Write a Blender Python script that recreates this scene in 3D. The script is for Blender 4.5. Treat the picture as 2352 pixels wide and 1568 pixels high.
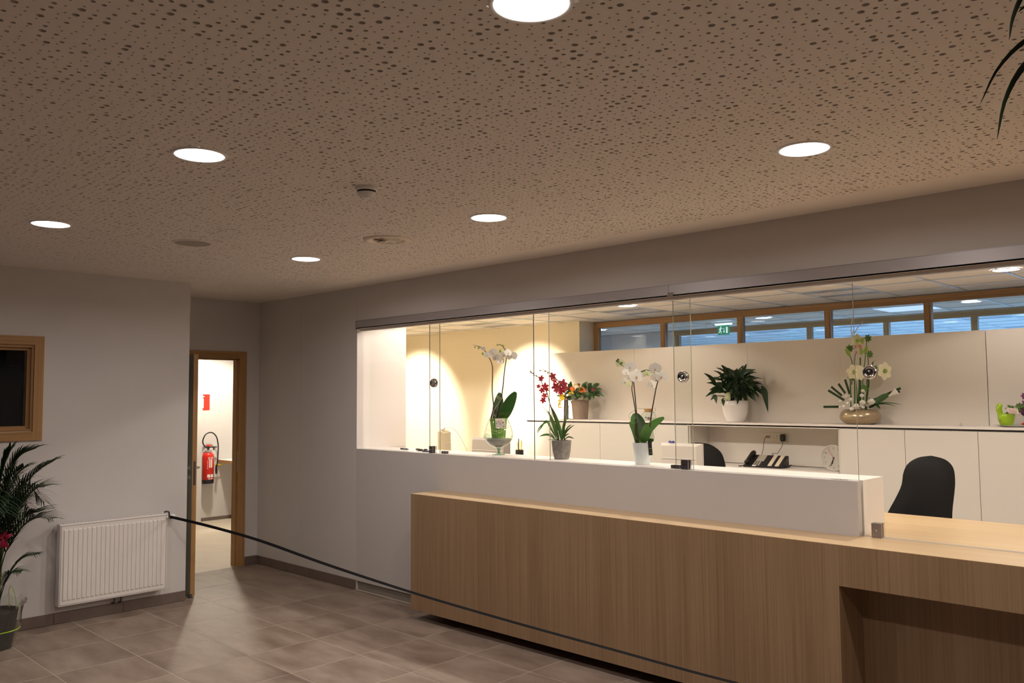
import bpy, math, random
import numpy as np
from mathutils import Vector, Matrix
random.seed(7)
for o in list(bpy.data.objects): bpy.data.objects.remove(o)
SC = bpy.context.scene
COL = SC.collection
PI = math.pi

# ------------------------------------------------------------ camera, world, exposure
YAW, PITCH, ROLL = 0.7719, 0.0645, -0.0076
cam_d = bpy.data.cameras.new('camera')
cam_d.sensor_width = 36.0; cam_d.lens = 36.0 * 1927.72 / 2352; cam_d.clip_start = 0.05; cam_d.clip_end = 100
cam = bpy.data.objects.new('camera', cam_d); COL.objects.link(cam)
fw = Vector((-math.sin(YAW) * math.cos(PITCH), math.cos(YAW) * math.cos(PITCH), math.sin(PITCH)))
r0 = Vector((math.cos(YAW), math.sin(YAW), 0)); u0 = r0.cross(fw)
rt = math.cos(ROLL) * r0 + math.sin(ROLL) * u0; up = -math.sin(ROLL) * r0 + math.cos(ROLL) * u0
M = Matrix((rt, up, -fw)).transposed().to_4x4(); M.translation = Vector((0.4427, -4.3478, 1.6648))
cam.matrix_world = M
SC.camera = cam
w = bpy.data.worlds.new('night'); SC.world = w; w.use_nodes = True
w.node_tree.nodes['Background'].inputs[0].default_value = (0.006, 0.008, 0.014, 1)
w.node_tree.nodes['Background'].inputs[1].default_value = 1.0
SC.view_settings.view_transform = 'Standard'; SC.view_settings.look = 'None'
SC.view_settings.gamma = 1; SC.view_settings.exposure = 0.0; SC.view_settings.use_curve_mapping = False
SC.cycles.max_bounces = 10; SC.cycles.diffuse_bounces = 6; SC.cycles.transparent_max_bounces = 32
SC.cycles.sample_clamp_indirect = 6
# lamp levels (fittings further down, plus added unseen downlights and bare area lamps)
L_LOBBY = 14.0        # radiance of the lobby downlight diffusers
P_LOBBY = 10.3       # watts of each lobby downlight reflector
P_WASH = 420.0         # aimed spots on the rear office wall
P_OFFICE2 = 34.0
P_OFFICE = 102.0      # watts of the office downlight reflectors
P_CORR = 80.0
P_ROOM3 = 150.0
P_HALL = 360.0
C_LOBBY = (0.98, 0.88, 0.81)
C_OFFICE = (1.0, 0.87, 0.74)

# ------------------------------------------------------------ materials
MATS = {}
def mat(name, col, rough=0.6, metal=0.0, spec=0.5, var=0.0, scale=4.0, bump=0.0, emit=None, es=1.0, stretch=(1, 1, 1), trans=0.0, coat=0.0, objvar=0.0):
    if name in MATS: return MATS[name]
    m = bpy.data.materials.new(name); m.use_nodes = True; nt = m.node_tree
    b = nt.nodes['Principled BSDF']
    b.inputs['Base Color'].default_value = (*col, 1); b.inputs['Roughness'].default_value = rough
    b.inputs['Metallic'].default_value = metal; b.inputs['Specular IOR Level'].default_value = spec
    b.inputs['Coat Weight'].default_value = coat
    if trans: b.inputs['Transmission Weight'].default_value = trans
    if emit:
        b.inputs['Emission Color'].default_value = (*emit, 1); b.inputs['Emission Strength'].default_value = es
    if var or bump:
        tc = nt.nodes.new('ShaderNodeTexCoord'); mp = nt.nodes.new('ShaderNodeMapping')
        mp.inputs['Scale'].default_value = stretch
        nt.links.new(tc.outputs['Object'], mp.inputs[0])
        nz = nt.nodes.new('ShaderNodeTexNoise'); nz.inputs['Scale'].default_value = scale; nz.inputs['Detail'].default_value = 6
        nt.links.new(mp.outputs[0], nz.inputs['Vector'])
        if var:
            r = nt.nodes.new('ShaderNodeValToRGB')
            r.color_ramp.elements[0].position = 0.3; r.color_ramp.elements[1].position = 0.7
            r.color_ramp.elements[0].color = (*[c * (1 - var) for c in col], 1)
            r.color_ramp.elements[1].color = (*[min(1, c * (1 + var)) for c in col], 1)
            nt.links.new(nz.outputs['Fac'], r.inputs[0]); nt.links.new(r.outputs[0], b.inputs['Base Color'])
        if bump:
            bp = nt.nodes.new('ShaderNodeBump'); bp.inputs['Strength'].default_value = bump; bp.inputs['Distance'].default_value = 0.002
            nt.links.new(nz.outputs['Fac'], bp.inputs['Height']); nt.links.new(bp.outputs[0], b.inputs['Normal'])
    MATS[name] = m; return m

def wood(name, c1, c2, axis='Z', rough=0.42, fine=90.0):
    """veneer: grain lines run along the axis"""
    m = bpy.data.materials.new(name); m.use_nodes = True; nt = m.node_tree; b = nt.nodes['Principled BSDF']
    tc = nt.nodes.new('ShaderNodeTexCoord')
    def noise(sc, st, det):
        mp = nt.nodes.new('ShaderNodeMapping'); mp.inputs['Scale'].default_value = st
        nt.links.new(tc.outputs['Object'], mp.inputs[0])
        n = nt.nodes.new('ShaderNodeTexNoise'); n.inputs['Scale'].default_value = sc; n.inputs['Detail'].default_value = det
        nt.links.new(mp.outputs[0], n.inputs['Vector']); return n
    lo = 0.012
    st = {'Z': (1, 1, lo), 'X': (lo, 1, 1), 'Y': (1, lo, 1)}[axis]
    a = noise(fine, st, 4); c = noise(6.0, tuple(max(s, 0.03) for s in st), 3)
    mx = nt.nodes.new('ShaderNodeMath'); mx.operation = 'MULTIPLY_ADD'; mx.inputs[1].default_value = 0.6
    m2 = nt.nodes.new('ShaderNodeMath'); m2.operation = 'MULTIPLY'; m2.inputs[1].default_value = 0.4
    nt.links.new(c.outputs['Fac'], m2.inputs[0])
    nt.links.new(a.outputs['Fac'], mx.inputs[0]); nt.links.new(m2.outputs[0], mx.inputs[2])
    r = nt.nodes.new('ShaderNodeValToRGB')
    r.color_ramp.elements[0].position = 0.36; r.color_ramp.elements[1].position = 0.62
    r.color_ramp.elements[0].color = (*c1, 1); r.color_ramp.elements[1].color = (*c2, 1)
    nt.links.new(mx.outputs[0], r.inputs[0]); nt.links.new(r.outputs[0], b.inputs['Base Color'])
    b.inputs['Roughness'].default_value = rough
    MATS[name] = m; return m

def glass(name, tint=(0.985, 0.992, 0.988), ior=1.5, refl=1.0):
    m = bpy.data.materials.new(name); m.use_nodes = True; nt = m.node_tree; nt.nodes.clear()
    out = nt.nodes.new('ShaderNodeOutputMaterial'); t = nt.nodes.new('ShaderNodeBsdfTransparent'); t.inputs[0].default_value = (*tint, 1)
    g = nt.nodes.new('ShaderNodeBsdfGlossy'); g.inputs['Roughness'].default_value = 0.0
    # Schlick reflectance, the same from either side of the sheet
    lw = nt.nodes.new('ShaderNodeLayerWeight'); lw.inputs[0].default_value = 0.5
    pw = nt.nodes.new('ShaderNodeMath'); pw.operation = 'POWER'; pw.inputs[1].default_value = 5.0
    r0_ = ((ior - 1) / (ior + 1)) ** 2
    ma = nt.nodes.new('ShaderNodeMath'); ma.operation = 'MULTIPLY_ADD'; ma.inputs[1].default_value = 1 - r0_; ma.inputs[2].default_value = r0_
    mu = nt.nodes.new('ShaderNodeMath'); mu.operation = 'MULTIPLY'; mu.inputs[1].default_value = refl; mu.use_clamp = True
    mx = nt.nodes.new('ShaderNodeMixShader')
    nt.links.new(lw.outputs['Facing'], pw.inputs[0]); nt.links.new(pw.outputs[0], ma.inputs[0]); nt.links.new(ma.outputs[0], mu.inputs[0]); nt.links.new(mu.outputs[0], mx.inputs[0])
    nt.links.new(t.outputs[0], mx.inputs[1]); nt.links.new(g.outputs[0], mx.inputs[2]); nt.links.new(mx.outputs[0], out.inputs[0])
    MATS[name] = m; return m

def tile_material():
    m = bpy.data.materials.new('floor_tile_stone'); m.use_nodes = True; nt = m.node_tree; b = nt.nodes['Principled BSDF']
    tc = nt.nodes.new('ShaderNodeTexCoord'); oi = nt.nodes.new('ShaderNodeObjectInfo')
    ad = nt.nodes.new('ShaderNodeVectorMath'); ad.operation = 'ADD'
    sc = nt.nodes.new('ShaderNodeVectorMath'); sc.operation = 'SCALE'; sc.inputs['Scale'].default_value = 37.0
    cb = nt.nodes.new('ShaderNodeCombineXYZ')
    for i in range(3): nt.links.new(oi.outputs['Random'], cb.inputs[i])
    nt.links.new(cb.outputs[0], sc.inputs[0]); nt.links.new(tc.outputs['Object'], ad.inputs[0]); nt.links.new(sc.outputs[0], ad.inputs[1])
    mp = nt.nodes.new('ShaderNodeMapping'); mp.inputs['Scale'].default_value = (0.6, 1.6, 1); nt.links.new(ad.outputs[0], mp.inputs[0])
    n = nt.nodes.new('ShaderNodeTexNoise'); n.inputs['Scale'].default_value = 3.2; n.inputs['Detail'].default_value = 8; n.inputs['Roughness'].default_value = 0.62
    nt.links.new(mp.outputs[0], n.inputs['Vector'])
    r = nt.nodes.new('ShaderNodeValToRGB'); e = r.color_ramp.elements
    e[0].position = 0.33; e[1].position = 0.68; e[0].color = (0.190, 0.136, 0.106, 1); e[1].color = (0.350, 0.278, 0.228, 1)
    nt.links.new(n.outputs['Fac'], r.inputs[0]); nt.links.new(r.outputs[0], b.inputs['Base Color'])
    rr = nt.nodes.new('ShaderNodeMapRange'); rr.inputs[3].default_value = 0.42; rr.inputs[4].default_value = 0.62
    nt.links.new(n.outputs['Fac'], rr.inputs[0]); nt.links.new(rr.outputs[0], b.inputs['Roughness'])
    bp = nt.nodes.new('ShaderNodeBump'); bp.inputs['Strength'].default_value = 0.15; bp.inputs['Distance'].default_value = 0.002
    nt.links.new(n.outputs['Fac'], bp.inputs['Height']); nt.links.new(bp.outputs[0], b.inputs['Normal'])
    return m

WALL = mat('wall_paint', (0.65, 0.622, 0.612), 0.75, var=0.015, scale=3)
CEILM = mat('ceiling_board', (0.80, 0.74, 0.685), 0.85)
FLEECE = mat('acoustic_fleece', (0.05, 0.04, 0.038), 0.95)
GROUT = mat('grout', (0.52, 0.45, 0.36), 0.9)
TILE = tile_material()
SKIRT = mat('baseboard_tile', (0.17, 0.125, 0.105), 0.5, var=0.12, scale=5)
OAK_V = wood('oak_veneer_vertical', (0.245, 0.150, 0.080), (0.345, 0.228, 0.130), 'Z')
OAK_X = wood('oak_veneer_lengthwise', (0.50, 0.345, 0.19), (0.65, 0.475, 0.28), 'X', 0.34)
OAKF_Z = wood('oak_frame_upright', (0.30, 0.155, 0.055), (0.46, 0.26, 0.10), 'Z', 0.5, 60)
OAKF_X = wood('oak_frame_lengthwise', (0.30, 0.155, 0.055), (0.46, 0.26, 0.10), 'X', 0.5, 60)
OAKF_Y = wood('oak_frame_crosswise', (0.30, 0.155, 0.055), (0.46, 0.26, 0.10), 'Y', 0.5, 60)
LAM = mat('white_laminate', (0.80, 0.745, 0.715), 0.42, var=0.01)
WPAN = mat('white_wall_panel', (0.60, 0.572, 0.562), 0.45, var=0.01)
LAMF = mat('cabinet_laminate', (0.64, 0.61, 0.57), 0.4)
LAMG = mat('white_gloss_laminate', (0.72, 0.68, 0.645), 0.16)
LAMC = mat('cream_laminate', (0.67, 0.625, 0.575), 0.3)
CREAM = mat('cream_wall_paint', (0.84, 0.76, 0.60), 0.8)
ALU = mat('anodised_aluminium', (0.44, 0.42, 0.435), 0.42, 0.35)
STEELD = mat('dark_steel', (0.16, 0.145, 0.15), 0.35, 0.9)
CHROME = mat('chrome', (0.75, 0.73, 0.75), 0.08, 1.0)
WHITEP = mat('white_plastic', (0.80, 0.79, 0.78), 0.4)
WHITEM = mat('white_enamel', (0.84, 0.80, 0.78), 0.32, coat=0.2)
BLACKP = mat('black_plastic', (0.012, 0.012, 0.014), 0.38)
BLACKF = mat('black_fabric', (0.009, 0.0088, 0.009), 0.6, spec=0.2)
STRAP = mat('black_webbing', (0.006, 0.0055, 0.007), 0.9, spec=0.1)
RED = mat('red_lacquer', (0.62, 0.02, 0.012), 0.3)
REDS = mat('red_sign', (0.80, 0.03, 0.015), 0.5)
WHITES = mat('white_print', (0.85, 0.83, 0.80), 0.6)
YEL = mat('yellow_tag', (0.85, 0.62, 0.02), 0.5)
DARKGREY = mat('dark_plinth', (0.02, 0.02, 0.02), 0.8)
PLINTH = mat('grey_plinth', (0.26, 0.235, 0.205), 0.6)
TBAR = mat('ceiling_grid_bar', (0.62, 0.68, 0.72), 0.3, 0.35)
CTILE = mat('mineral_fibre_tile', (0.87, 0.82, 0.77), 0.9, var=0.03, scale=60)
BEIGEF = mat('beige_floor', (0.56, 0.49, 0.40), 0.45, var=0.06, scale=5)
GL = glass('clear_glass'); GLB = glass('blue_tinted_glass', (0.82, 0.90, 0.97)); GLG = glass('green_tinted_glass', (0.90, 0.96, 0.935), 1.5, 2.2); CELLO = glass('cellophane', (0.90, 0.93, 0.91), 1.45, 3.0)
GEDGE = mat('glass_edge', (0.035, 0.045, 0.04), 0.2); GEDGEL = mat('glass_edge_light', (0.30, 0.29, 0.22), 0.2)
GREEND = mat('dark_leaf', (0.012, 0.045, 0.010), 0.38, var=0.35, scale=12)
GREENO = mat('orchid_leaf', (0.028, 0.095, 0.014), 0.35, var=0.25, scale=8)
GREENM = mat('mid_leaf', (0.075, 0.20, 0.028), 0.42, var=0.25, scale=8)
GREENL = mat('fresh_green', (0.20, 0.42, 0.04), 0.5, var=0.25, scale=10)
GREENB = mat('flower_bud_green', (0.30, 0.42, 0.08), 0.5)
STEM = mat('orchid_stem', (0.045, 0.018, 0.014), 0.5)
STEMG = mat('green_stem', (0.06, 0.14, 0.03), 0.5)
PALM = mat('palm_leaf', (0.013, 0.036, 0.010), 0.45, var=0.4, scale=6)
PALMS = mat('palm_stem', (0.16, 0.17, 0.045), 0.5, var=0.3, scale=15)
PETW = mat('white_petal', (0.86, 0.83, 0.77), 0.55, var=0.03, scale=30)
PETG = mat('greenish_petal', (0.70, 0.74, 0.42), 0.55, var=0.1, scale=25)
PETR = mat('crimson_petal', (0.48, 0.012, 0.03), 0.5, var=0.3, scale=25)
PETO = mat('orange_petal', (0.85, 0.16, 0.01), 0.5, var=0.2, scale=60)
PETY = mat('yellow_petal', (0.85, 0.60, 0.02), 0.5)
PETP = mat('purple_petal', (0.18, 0.04, 0.16), 0.5)
PETD = mat('dark_red_petal', (0.16, 0.008, 0.015), 0.5)
LIP = mat('orchid_lip', (0.66, 0.33, 0.12), 0.5)
SOIL = mat('bark_soil', (0.035, 0.022, 0.015), 0.9, var=0.5, scale=60)
CONC = mat('concrete_pot', (0.22, 0.20, 0.18), 0.8, var=0.25, scale=30)
TAUPE = mat('taupe_pot', (0.26, 0.185, 0.14), 0.7, var=0.08, scale=30)
GLAZE = mat('white_glaze', (0.80, 0.77, 0.76), 0.22, coat=0.3)
FROST = mat('frosted_white_pot', (0.72, 0.76, 0.75), 0.55, var=0.04, scale=30)
BRONZE = mat('bronze_glaze', (0.42, 0.33, 0.22), 0.28, 0.55, var=0.08, scale=60)
SAND = mat('pale_sand', (0.27, 0.24, 0.205), 0.9, var=0.2, scale=200)
LIME = mat('lime_green_glaze', (0.32, 0.52, 0.01), 0.2, coat=0.4)
PAPER = mat('cream_paper', (0.80, 0.76, 0.66), 0.7)
CARD = mat('pink_card', (0.80, 0.66, 0.62), 0.6)
CORK = mat('cork', (0.42, 0.22, 0.08), 0.7, var=0.2, scale=60)
BEIGEP = mat('beige_plastic', (0.50, 0.42, 0.28), 0.5)
GREYP = mat('grey_plastic', (0.33, 0.30, 0.27), 0.5)
SILVERP = mat('pale_grey_plastic', (0.62, 0.57, 0.52), 0.5)
SCREENM = mat('phone_display', (0.42, 0.38, 0.33), 0.25)
LABELM = mat('cream_key_labels', (0.72, 0.62, 0.50), 0.5)
EXITG = mat('exit_sign_green', (0.01, 0.22, 0.10), 0.5, emit=(0.01, 0.30, 0.14), es=0.5)
DOORD = mat('door_face', (0.34, 0.35, 0.30), 0.5)
NAVY = mat('navy_plastic', (0.02, 0.02, 0.06), 0.4)
TWIG = mat('pale_twig', (0.74, 0.60, 0.46), 0.7)
WIREG = mat('green_wire', (0.14, 0.26, 0.12), 0.5); WIREP = mat('pale_wire', (0.62, 0.52, 0.38), 0.5)
def emitter(name, col, s): return mat(name, (0.8, 0.8, 0.8), 0.5, emit=col, es=s)
DIFF_L = emitter('lobby_diffuser', C_LOBBY, L_LOBBY)
DIFF_O = emitter('office_diffuser', (1.0, 0.93, 0.95), 9.0)
DIFF_C = emitter('corridor_diffuser', (0.90, 0.88, 1.0), 9.0)
TUBE = emitter('cool_tube', (0.80, 0.95, 1.0), 30.0)
PANELE = emitter('cool_led_panel', (0.62, 0.74, 1.0), 1.0)

# ------------------------------------------------------------ mesh builder
class MB:
    def __init__(s): s.v = []; s.f = []; s.mi = []; s.cur = 0
    def add(s, vs, fs):
        n = len(s.v); s.v += [tuple(x) for x in vs]; s.f += [tuple(i + n for i in f) for f in fs]; s.mi += [s.cur] * len(fs); return s
    def box(s, x0, x1, y0, y1, z0, z1):
        return s.add([(x0, y0, z0), (x1, y0, z0), (x1, y1, z0), (x0, y1, z0), (x0, y0, z1), (x1, y0, z1), (x1, y1, z1), (x0, y1, z1)],
                     [(0, 3, 2, 1), (4, 5, 6, 7), (0, 1, 5, 4), (1, 2, 6, 5), (2, 3, 7, 6), (3, 0, 4, 7)])
    def rbox(s, x0, x1, y0, y1, z0, z1, r=0.004):
        """box with chamfered edges"""
        xs = (x0, x1); ys = (y0, y1); zs = (z0, z1); V = []; idx = {}
        for i in (0, 1):
            for j in (0, 1):
                for k in (0, 1):
                    sx, sy, sz = (1 - 2 * i) * r, (1 - 2 * j) * r, (1 - 2 * k) * r
                    x, y, z = xs[i], ys[j], zs[k]
                    idx[i, j, k] = len(V); V += [(x, y + sy, z + sz), (x + sx, y, z + sz), (x + sx, y + sy, z)]
        F = []
        g = lambda i, j, k, a: idx[i, j, k] + a
        for a in (0, 1):
            F.append([g(a, 0, 0, 0), g(a, 1, 0, 0), g(a, 1, 1, 0), g(a, 0, 1, 0)])
            F.append([g(0, a, 0, 1), g(1, a, 0, 1), g(1, a, 1, 1), g(0, a, 1, 1)])
            F.append([g(0, 0, a, 2), g(1, 0, a, 2), g(1, 1, a, 2), g(0, 1, a, 2)])
            for b in (0, 1):
                F.append([g(0, a, b, 1), g(1, a, b, 1), g(1, a, b, 2), g(0, a, b, 2)])
                F.append([g(a, 0, b, 0), g(a, 1, b, 0), g(a, 1, b, 2), g(a, 0, b, 2)])
                F.append([g(a, b, 0, 0), g(a, b, 1, 0), g(a, b, 1, 1), g(a, b, 0, 1)])
                for c in (0, 1): F.append([g(a, b, c, 0), g(a, b, c, 1), g(a, b, c, 2)])
        return s.add(V, F)
    def lathe(s, prof, c=(0, 0, 0), n=32, ax=None, squash=1.0):
        """prof: list of (r, h) turned about z (or ax); closed at r=0 ends"""
        Q = Matrix.Identity(3) if ax is None else Vector((0, 0, 1)).rotation_difference(Vector(ax)).to_matrix()
        c = Vector(c); V = []; F = []
        for r, h in prof:
            for k in range(n):
                a = 2 * PI * k / n; V.append(tuple(c + Q @ Vector((r * math.cos(a), r * math.sin(a) * squash, h))))
        for i in range(len(prof) - 1):
            for k in range(n):
                a, b = i * n + k, i * n + (k + 1) % n
                if prof[i][0] < 1e-6: F.append((a, b + n, a + n))
                elif prof[i + 1][0] < 1e-6: F.append((a, b, a + n))
                else: F.append((a, b, b + n, a + n))
        return s.add(V, F)
    def tube(s, pts, r, n=6, cap=True):
        pts = [Vector(p) for p in pts]; rs = r if isinstance(r, (list, tuple)) else [r] * len(pts)
        if len(rs) != len(pts): rs = [rs[0] + (rs[-1] - rs[0]) * i / (len(pts) - 1) for i in range(len(pts))]
        V = []; F = []; prev = None
        for i, p in enumerate(pts):
            t = (pts[min(i + 1, len(pts) - 1)] - pts[max(i - 1, 0)]).normalized()
            if prev is None:
                a = Vector((0, 0, 1)) if abs(t.z) < 0.9 else Vector((1, 0, 0)); x = t.cross(a).normalized()
            else: x = (prev - t * prev.dot(t)).normalized()
            prev = x; y = t.cross(x)
            for k in range(n):
                an = 2 * PI * k / n; V.append(p + (x * math.cos(an) + y * math.sin(an)) * rs[i])
        for i in range(len(pts) - 1):
            for k in range(n): F.append((i * n + k, i * n + (k + 1) % n, (i + 1) * n + (k + 1) % n, (i + 1) * n + k))
        if cap: F.append(tuple(range(n))[::-1]); F.append(tuple((len(pts) - 1) * n + k for k in range(n)))
        return s.add(V, F)
    def ball(s, c, r, n=10, sc=(1, 1, 1)):
        m = n // 2; V = []; F = []
        for i in range(m + 1):
            th = PI * i / m
            for k in range(n):
                a = 2 * PI * k / n
                V.append((c[0] + r * sc[0] * math.sin(th) * math.cos(a), c[1] + r * sc[1] * math.sin(th) * math.sin(a), c[2] + r * sc[2] * math.cos(th)))
        for i in range(m):
            for k in range(n): F.append((i * n + k, (i + 1) * n + k, (i + 1) * n + (k + 1) % n, i * n + (k + 1) % n))
        return s.add(V, F)
    def leaf(s, pts, wdt, nrm, n=10, fold=0.25, prof=None, rib=True):
        """curved blade along pts, width wdt; nrm roughly the blade's face normal"""
        P = smooth(pts, n); V = []; F = []; N = Vector(nrm).normalized()
        prof = prof or (lambda t: math.sin(PI * min(1, 0.04 + t * 0.96)) ** 0.75)
        for i, p in enumerate(P):
            t = i / (len(P) - 1)
            tg = (P[min(i + 1, len(P) - 1)] - P[max(i - 1, 0)]).normalized()
            sd = tg.cross(N)
            sd = sd.normalized() if sd.length > 1e-4 else Vector((1, 0, 0)); nn = sd.cross(tg)
            h = max(wdt * 0.5 * prof(t), wdt * 0.02)
            V += [p - sd * h + nn * h * fold, p, p + sd * h + nn * h * fold]
        for i in range(len(P) - 1):
            a = i * 3; F += [(a, a + 1, a + 4, a + 3), (a + 1, a + 2, a + 5, a + 4)]
        return s.add(V, F)
    def prism(s, poly, y0, y1, ax='Y'):
        """extrude polygon (a,b) along an axis"""
        n = len(poly)
        f = {'Y': lambda a, b, h: (a, h, b), 'X': lambda a, b, h: (h, a, b), 'Z': lambda a, b, h: (a, b, h)}[ax]
        V = [f(a, b, y0) for a, b in poly] + [f(a, b, y1) for a, b in poly]
        F = [tuple(range(n))[::-1], tuple(range(n, 2 * n))] + [(i, (i + 1) % n, n + (i + 1) % n, n + i) for i in range(n)]
        return s.add(V, F)
def smooth(pts, n):
    P = [Vector(p) for p in pts]
    if len(P) == 2: return [P[0].lerp(P[1], i / n) for i in range(n + 1)]
    Q = [2 * P[0] - P[1]] + P + [2 * P[-1] - P[-2]]; out = []; m = len(P) - 1
    for i in range(n + 1):
        t = i / n * m; k = min(int(t), m - 1); t -= k; a, b, c, d = Q[k:k + 4]
        out.append(0.5 * ((2 * b) + (c - a) * t + (2 * a - 5 * b + 4 * c - d) * t * t + (3 * b - a - 3 * c + d) * t ** 3))
    return out
MESHN = [0]
def obj(name, mb, m, parent=None, sm=False, loc=None):
    me = bpy.data.meshes.new(name); me.from_pydata(mb.v, [], mb.f); me.validate(verbose=False)
    for x in (m if isinstance(m, (list, tuple)) else [m]): me.materials.append(x)
    if isinstance(m, (list, tuple)) and len(me.polygons) == len(mb.mi):
        me.polygons.foreach_set('material_index', mb.mi)
    if sm: me.shade_smooth()
    import bmesh
    bm = bmesh.new(); bm.from_mesh(me); bmesh.ops.recalc_face_normals(bm, faces=bm.faces); bm.to_mesh(me); bm.free()
    if sm:
        me.shade_smooth()
    o = bpy.data.objects.new(name, me); COL.objects.link(o)
    if parent: o.parent = parent
    if loc: o.location = loc
    return o
def smooth_by_angle(o, ang=40):
    import bmesh
    me = o.data; bm = bmesh.new(); bm.from_mesh(me); lim = math.radians(ang)
    for e in bm.edges:
        if len(e.link_faces) == 2 and e.calc_face_angle(0) > lim: e.smooth = False
    bm.to_mesh(me); bm.free(); return o
def tag(o, label=None, cat=None, group=None, kind=None):
    if label: o['label'] = label
    if cat: o['category'] = cat
    if group: o['group'] = group
    if kind: o['kind'] = kind
    return o
def thing(name, label, cat, loc=(0, 0, 0), rz=0, group=None):
    o = bpy.data.objects.new(name, None); COL.objects.link(o); o.empty_display_size = 0.05
    o.location = loc; o.rotation_euler = (0, 0, rz); return tag(o, label, cat, group)
def struct(name, label, mb=None, m=None, sm=False, cat='building part'):
    if mb is None: o = bpy.data.objects.new(name, None); COL.objects.link(o)
    else: o = obj(name, mb, m, sm=sm)
    return tag(o, label, cat, kind='structure')
def copy_tree(o, loc, rz=None, label=None):
    c = o.copy(); COL.objects.link(c); c.location = loc
    if rz is not None: c.rotation_euler = (0, 0, rz)
    if label: c['label'] = label
    for ch in o.children:
        d = ch.copy(); COL.objects.link(d); d.parent = c
        for g in ch.children:
            e = g.copy(); COL.objects.link(e); e.parent = d
    return c

# ------------------------------------------------------------ key dimensions (m)
ZC = 2.636            # lobby ceiling
XD = -7.405; XL = -6.423; YE = -1.188       # door wall, left wall, its corner
XS = -5.70; XE = -1.323; ZL = 1.2125        # opening's left jamb, ledge end, ledge height
ZK = 0.932; XC = -4.588; YC = -0.29; ZB = 0.074
ZR = 2.333; ZRB = 2.266; JAMB = 0.547
ZO = 2.62; YW1 = 4.05; YW2 = 4.35; YW3 = 6.4
XR = 3.2; YB = -5.4

# ------------------------------------------------------------ lobby floor: grout bed + tiles one by one
fl = struct('floor', 'grey brown stone tiled lobby floor', MB().box(XD, XR, YB, 0.02, -0.06, -0.0008), GROUT, cat='floor')
TX, TY, SX, SY = -6.2215, -1.0645, 0.5183, 0.5
tile_meshes = {}
def floor_tile(x0, x1, y0, y1):
    g = 0.0022
    x0 += g; x1 -= g; y0 += g; y1 -= g
    if x1 - x0 < 0.01 or y1 - y0 < 0.01: return
    key = (round(x1 - x0, 3), round(y1 - y0, 3))
    if key not in tile_meshes:
        mb = MB().rbox(-key[0] / 2, key[0] / 2, -key[1] / 2, key[1] / 2, -0.008, 0, 0.0012)
        o = obj('floor_tile', mb, TILE, fl); tile_meshes[key] = o.data
    else:
        o = bpy.data.objects.new('floor_tile', tile_meshes[key]); COL.objects.link(o); o.parent = fl
    o.location = ((x0 + x1) / 2, (y0 + y1) / 2, 0)
for i in range(-3, 19):
    for j in range(-11, 3):
        x0, x1, y0, y1 = TX + i * SX, TX + (i + 1) * SX, TY + j * SY, TY + (j + 1) * SY
        x0 = max(x0, XD); x1 = min(x1, XR); y0 = max(y0, YB); y1 = min(y1, 0.0)
        if y0 >= y1 or x0 >= x1: continue
        if y1 <= YE + 1e-6: x0 = max(x0, XL)
        elif y0 < YE and x0 < XL:
            if x1 <= XL: y0 = YE
            else:
                floor_tile(x0, XL, YE, y1); x0 = XL
        if x1 > x0: floor_tile(x0, x1, y0, y1)

# ------------------------------------------------------------ lobby ceiling: perforated board with real holes
def perforated(rects, cell=0.0335, z=ZC, dep=0.0125):
    rng = np.random.default_rng(3); C = []
    for x0, x1, y0, y1 in rects:
        nx = int(round((x1 - x0) / cell)); ny = int(round((y1 - y0) / cell)); cx = (x1 - x0) / nx; cy = (y1 - y0) / ny
        gx, gy = np.meshgrid(np.arange(nx), np.arange(ny)); gx = gx.ravel(); gy = gy.ravel()
        C.append(np.stack([x0 + (gx + .5) * cx, y0 + (gy + .5) * cy, np.full(len(gx), cx / 2), np.full(len(gx), cy / 2)], 1))
    C = np.concatenate(C); n = len(C); u = rng.random(n)
    r = np.where(u < 0.10, 0.0100, np.where(u < 0.36, 0.0068, 0.0036))
    jx = (rng.random(n) * 2 - 1) * .82 * (C[:, 2] - r - 0.0008); jy = (rng.random(n) * 2 - 1) * .82 * (C[:, 3] - r - 0.0008)
    K = 8; ang = np.arange(K) * PI / 4
    sq = np.stack([np.sign(np.round(np.cos(ang), 5)), np.sign(np.round(np.sin(ang), 5))], 1)
    cr = np.stack([np.cos(ang), np.sin(ang)], 1)
    V = np.empty((n, 24, 3))
    V[:, 0:8, 0] = C[:, 0:1] + sq[:, 0] * C[:, 2:3]; V[:, 0:8, 1] = C[:, 1:2] + sq[:, 1] * C[:, 3:4]; V[:, 0:8, 2] = z
    V[:, 8:16, 0] = (C[:, 0] + jx)[:, None] + cr[:, 0] * r[:, None]; V[:, 8:16, 1] = (C[:, 1] + jy)[:, None] + cr[:, 1] * r[:, None]; V[:, 8:16, 2] = z
    V[:, 16:24] = V[:, 8:16]; V[:, 16:24, 2] = z + dep
    k = np.arange(8); k2 = (k + 1) % 8
    f1 = np.stack([k, k + 8, k2 + 8, k2], 1); f2 = np.stack([k + 8, k + 16, k2 + 16, k2 + 8], 1)
    F = np.concatenate([f1, f2]); F = (F[None] + (np.arange(n) * 24)[:, None, None]).reshape(-1)
    me = bpy.data.meshes.new('ceiling'); me.vertices.add(n * 24); me.vertices.foreach_set('co', V.reshape(-1).astype(np.float32))
    nf = n * 16; me.loops.add(nf * 4); me.loops.foreach_set('vertex_index', F.astype(np.int32))
    me.polygons.add(nf); me.polygons.foreach_set('loop_start', np.arange(nf, dtype=np.int32) * 4)
    me.polygons.foreach_set('use_smooth', np.zeros(nf, dtype=bool)); me.update(calc_edges=True); me.materials.append(CEILM)
    return me
PX0, PX1, PY0, PY1 = -6.20, 0.65, -4.55, -0.30
QX0, QY0 = -7.10, -1.02
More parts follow.
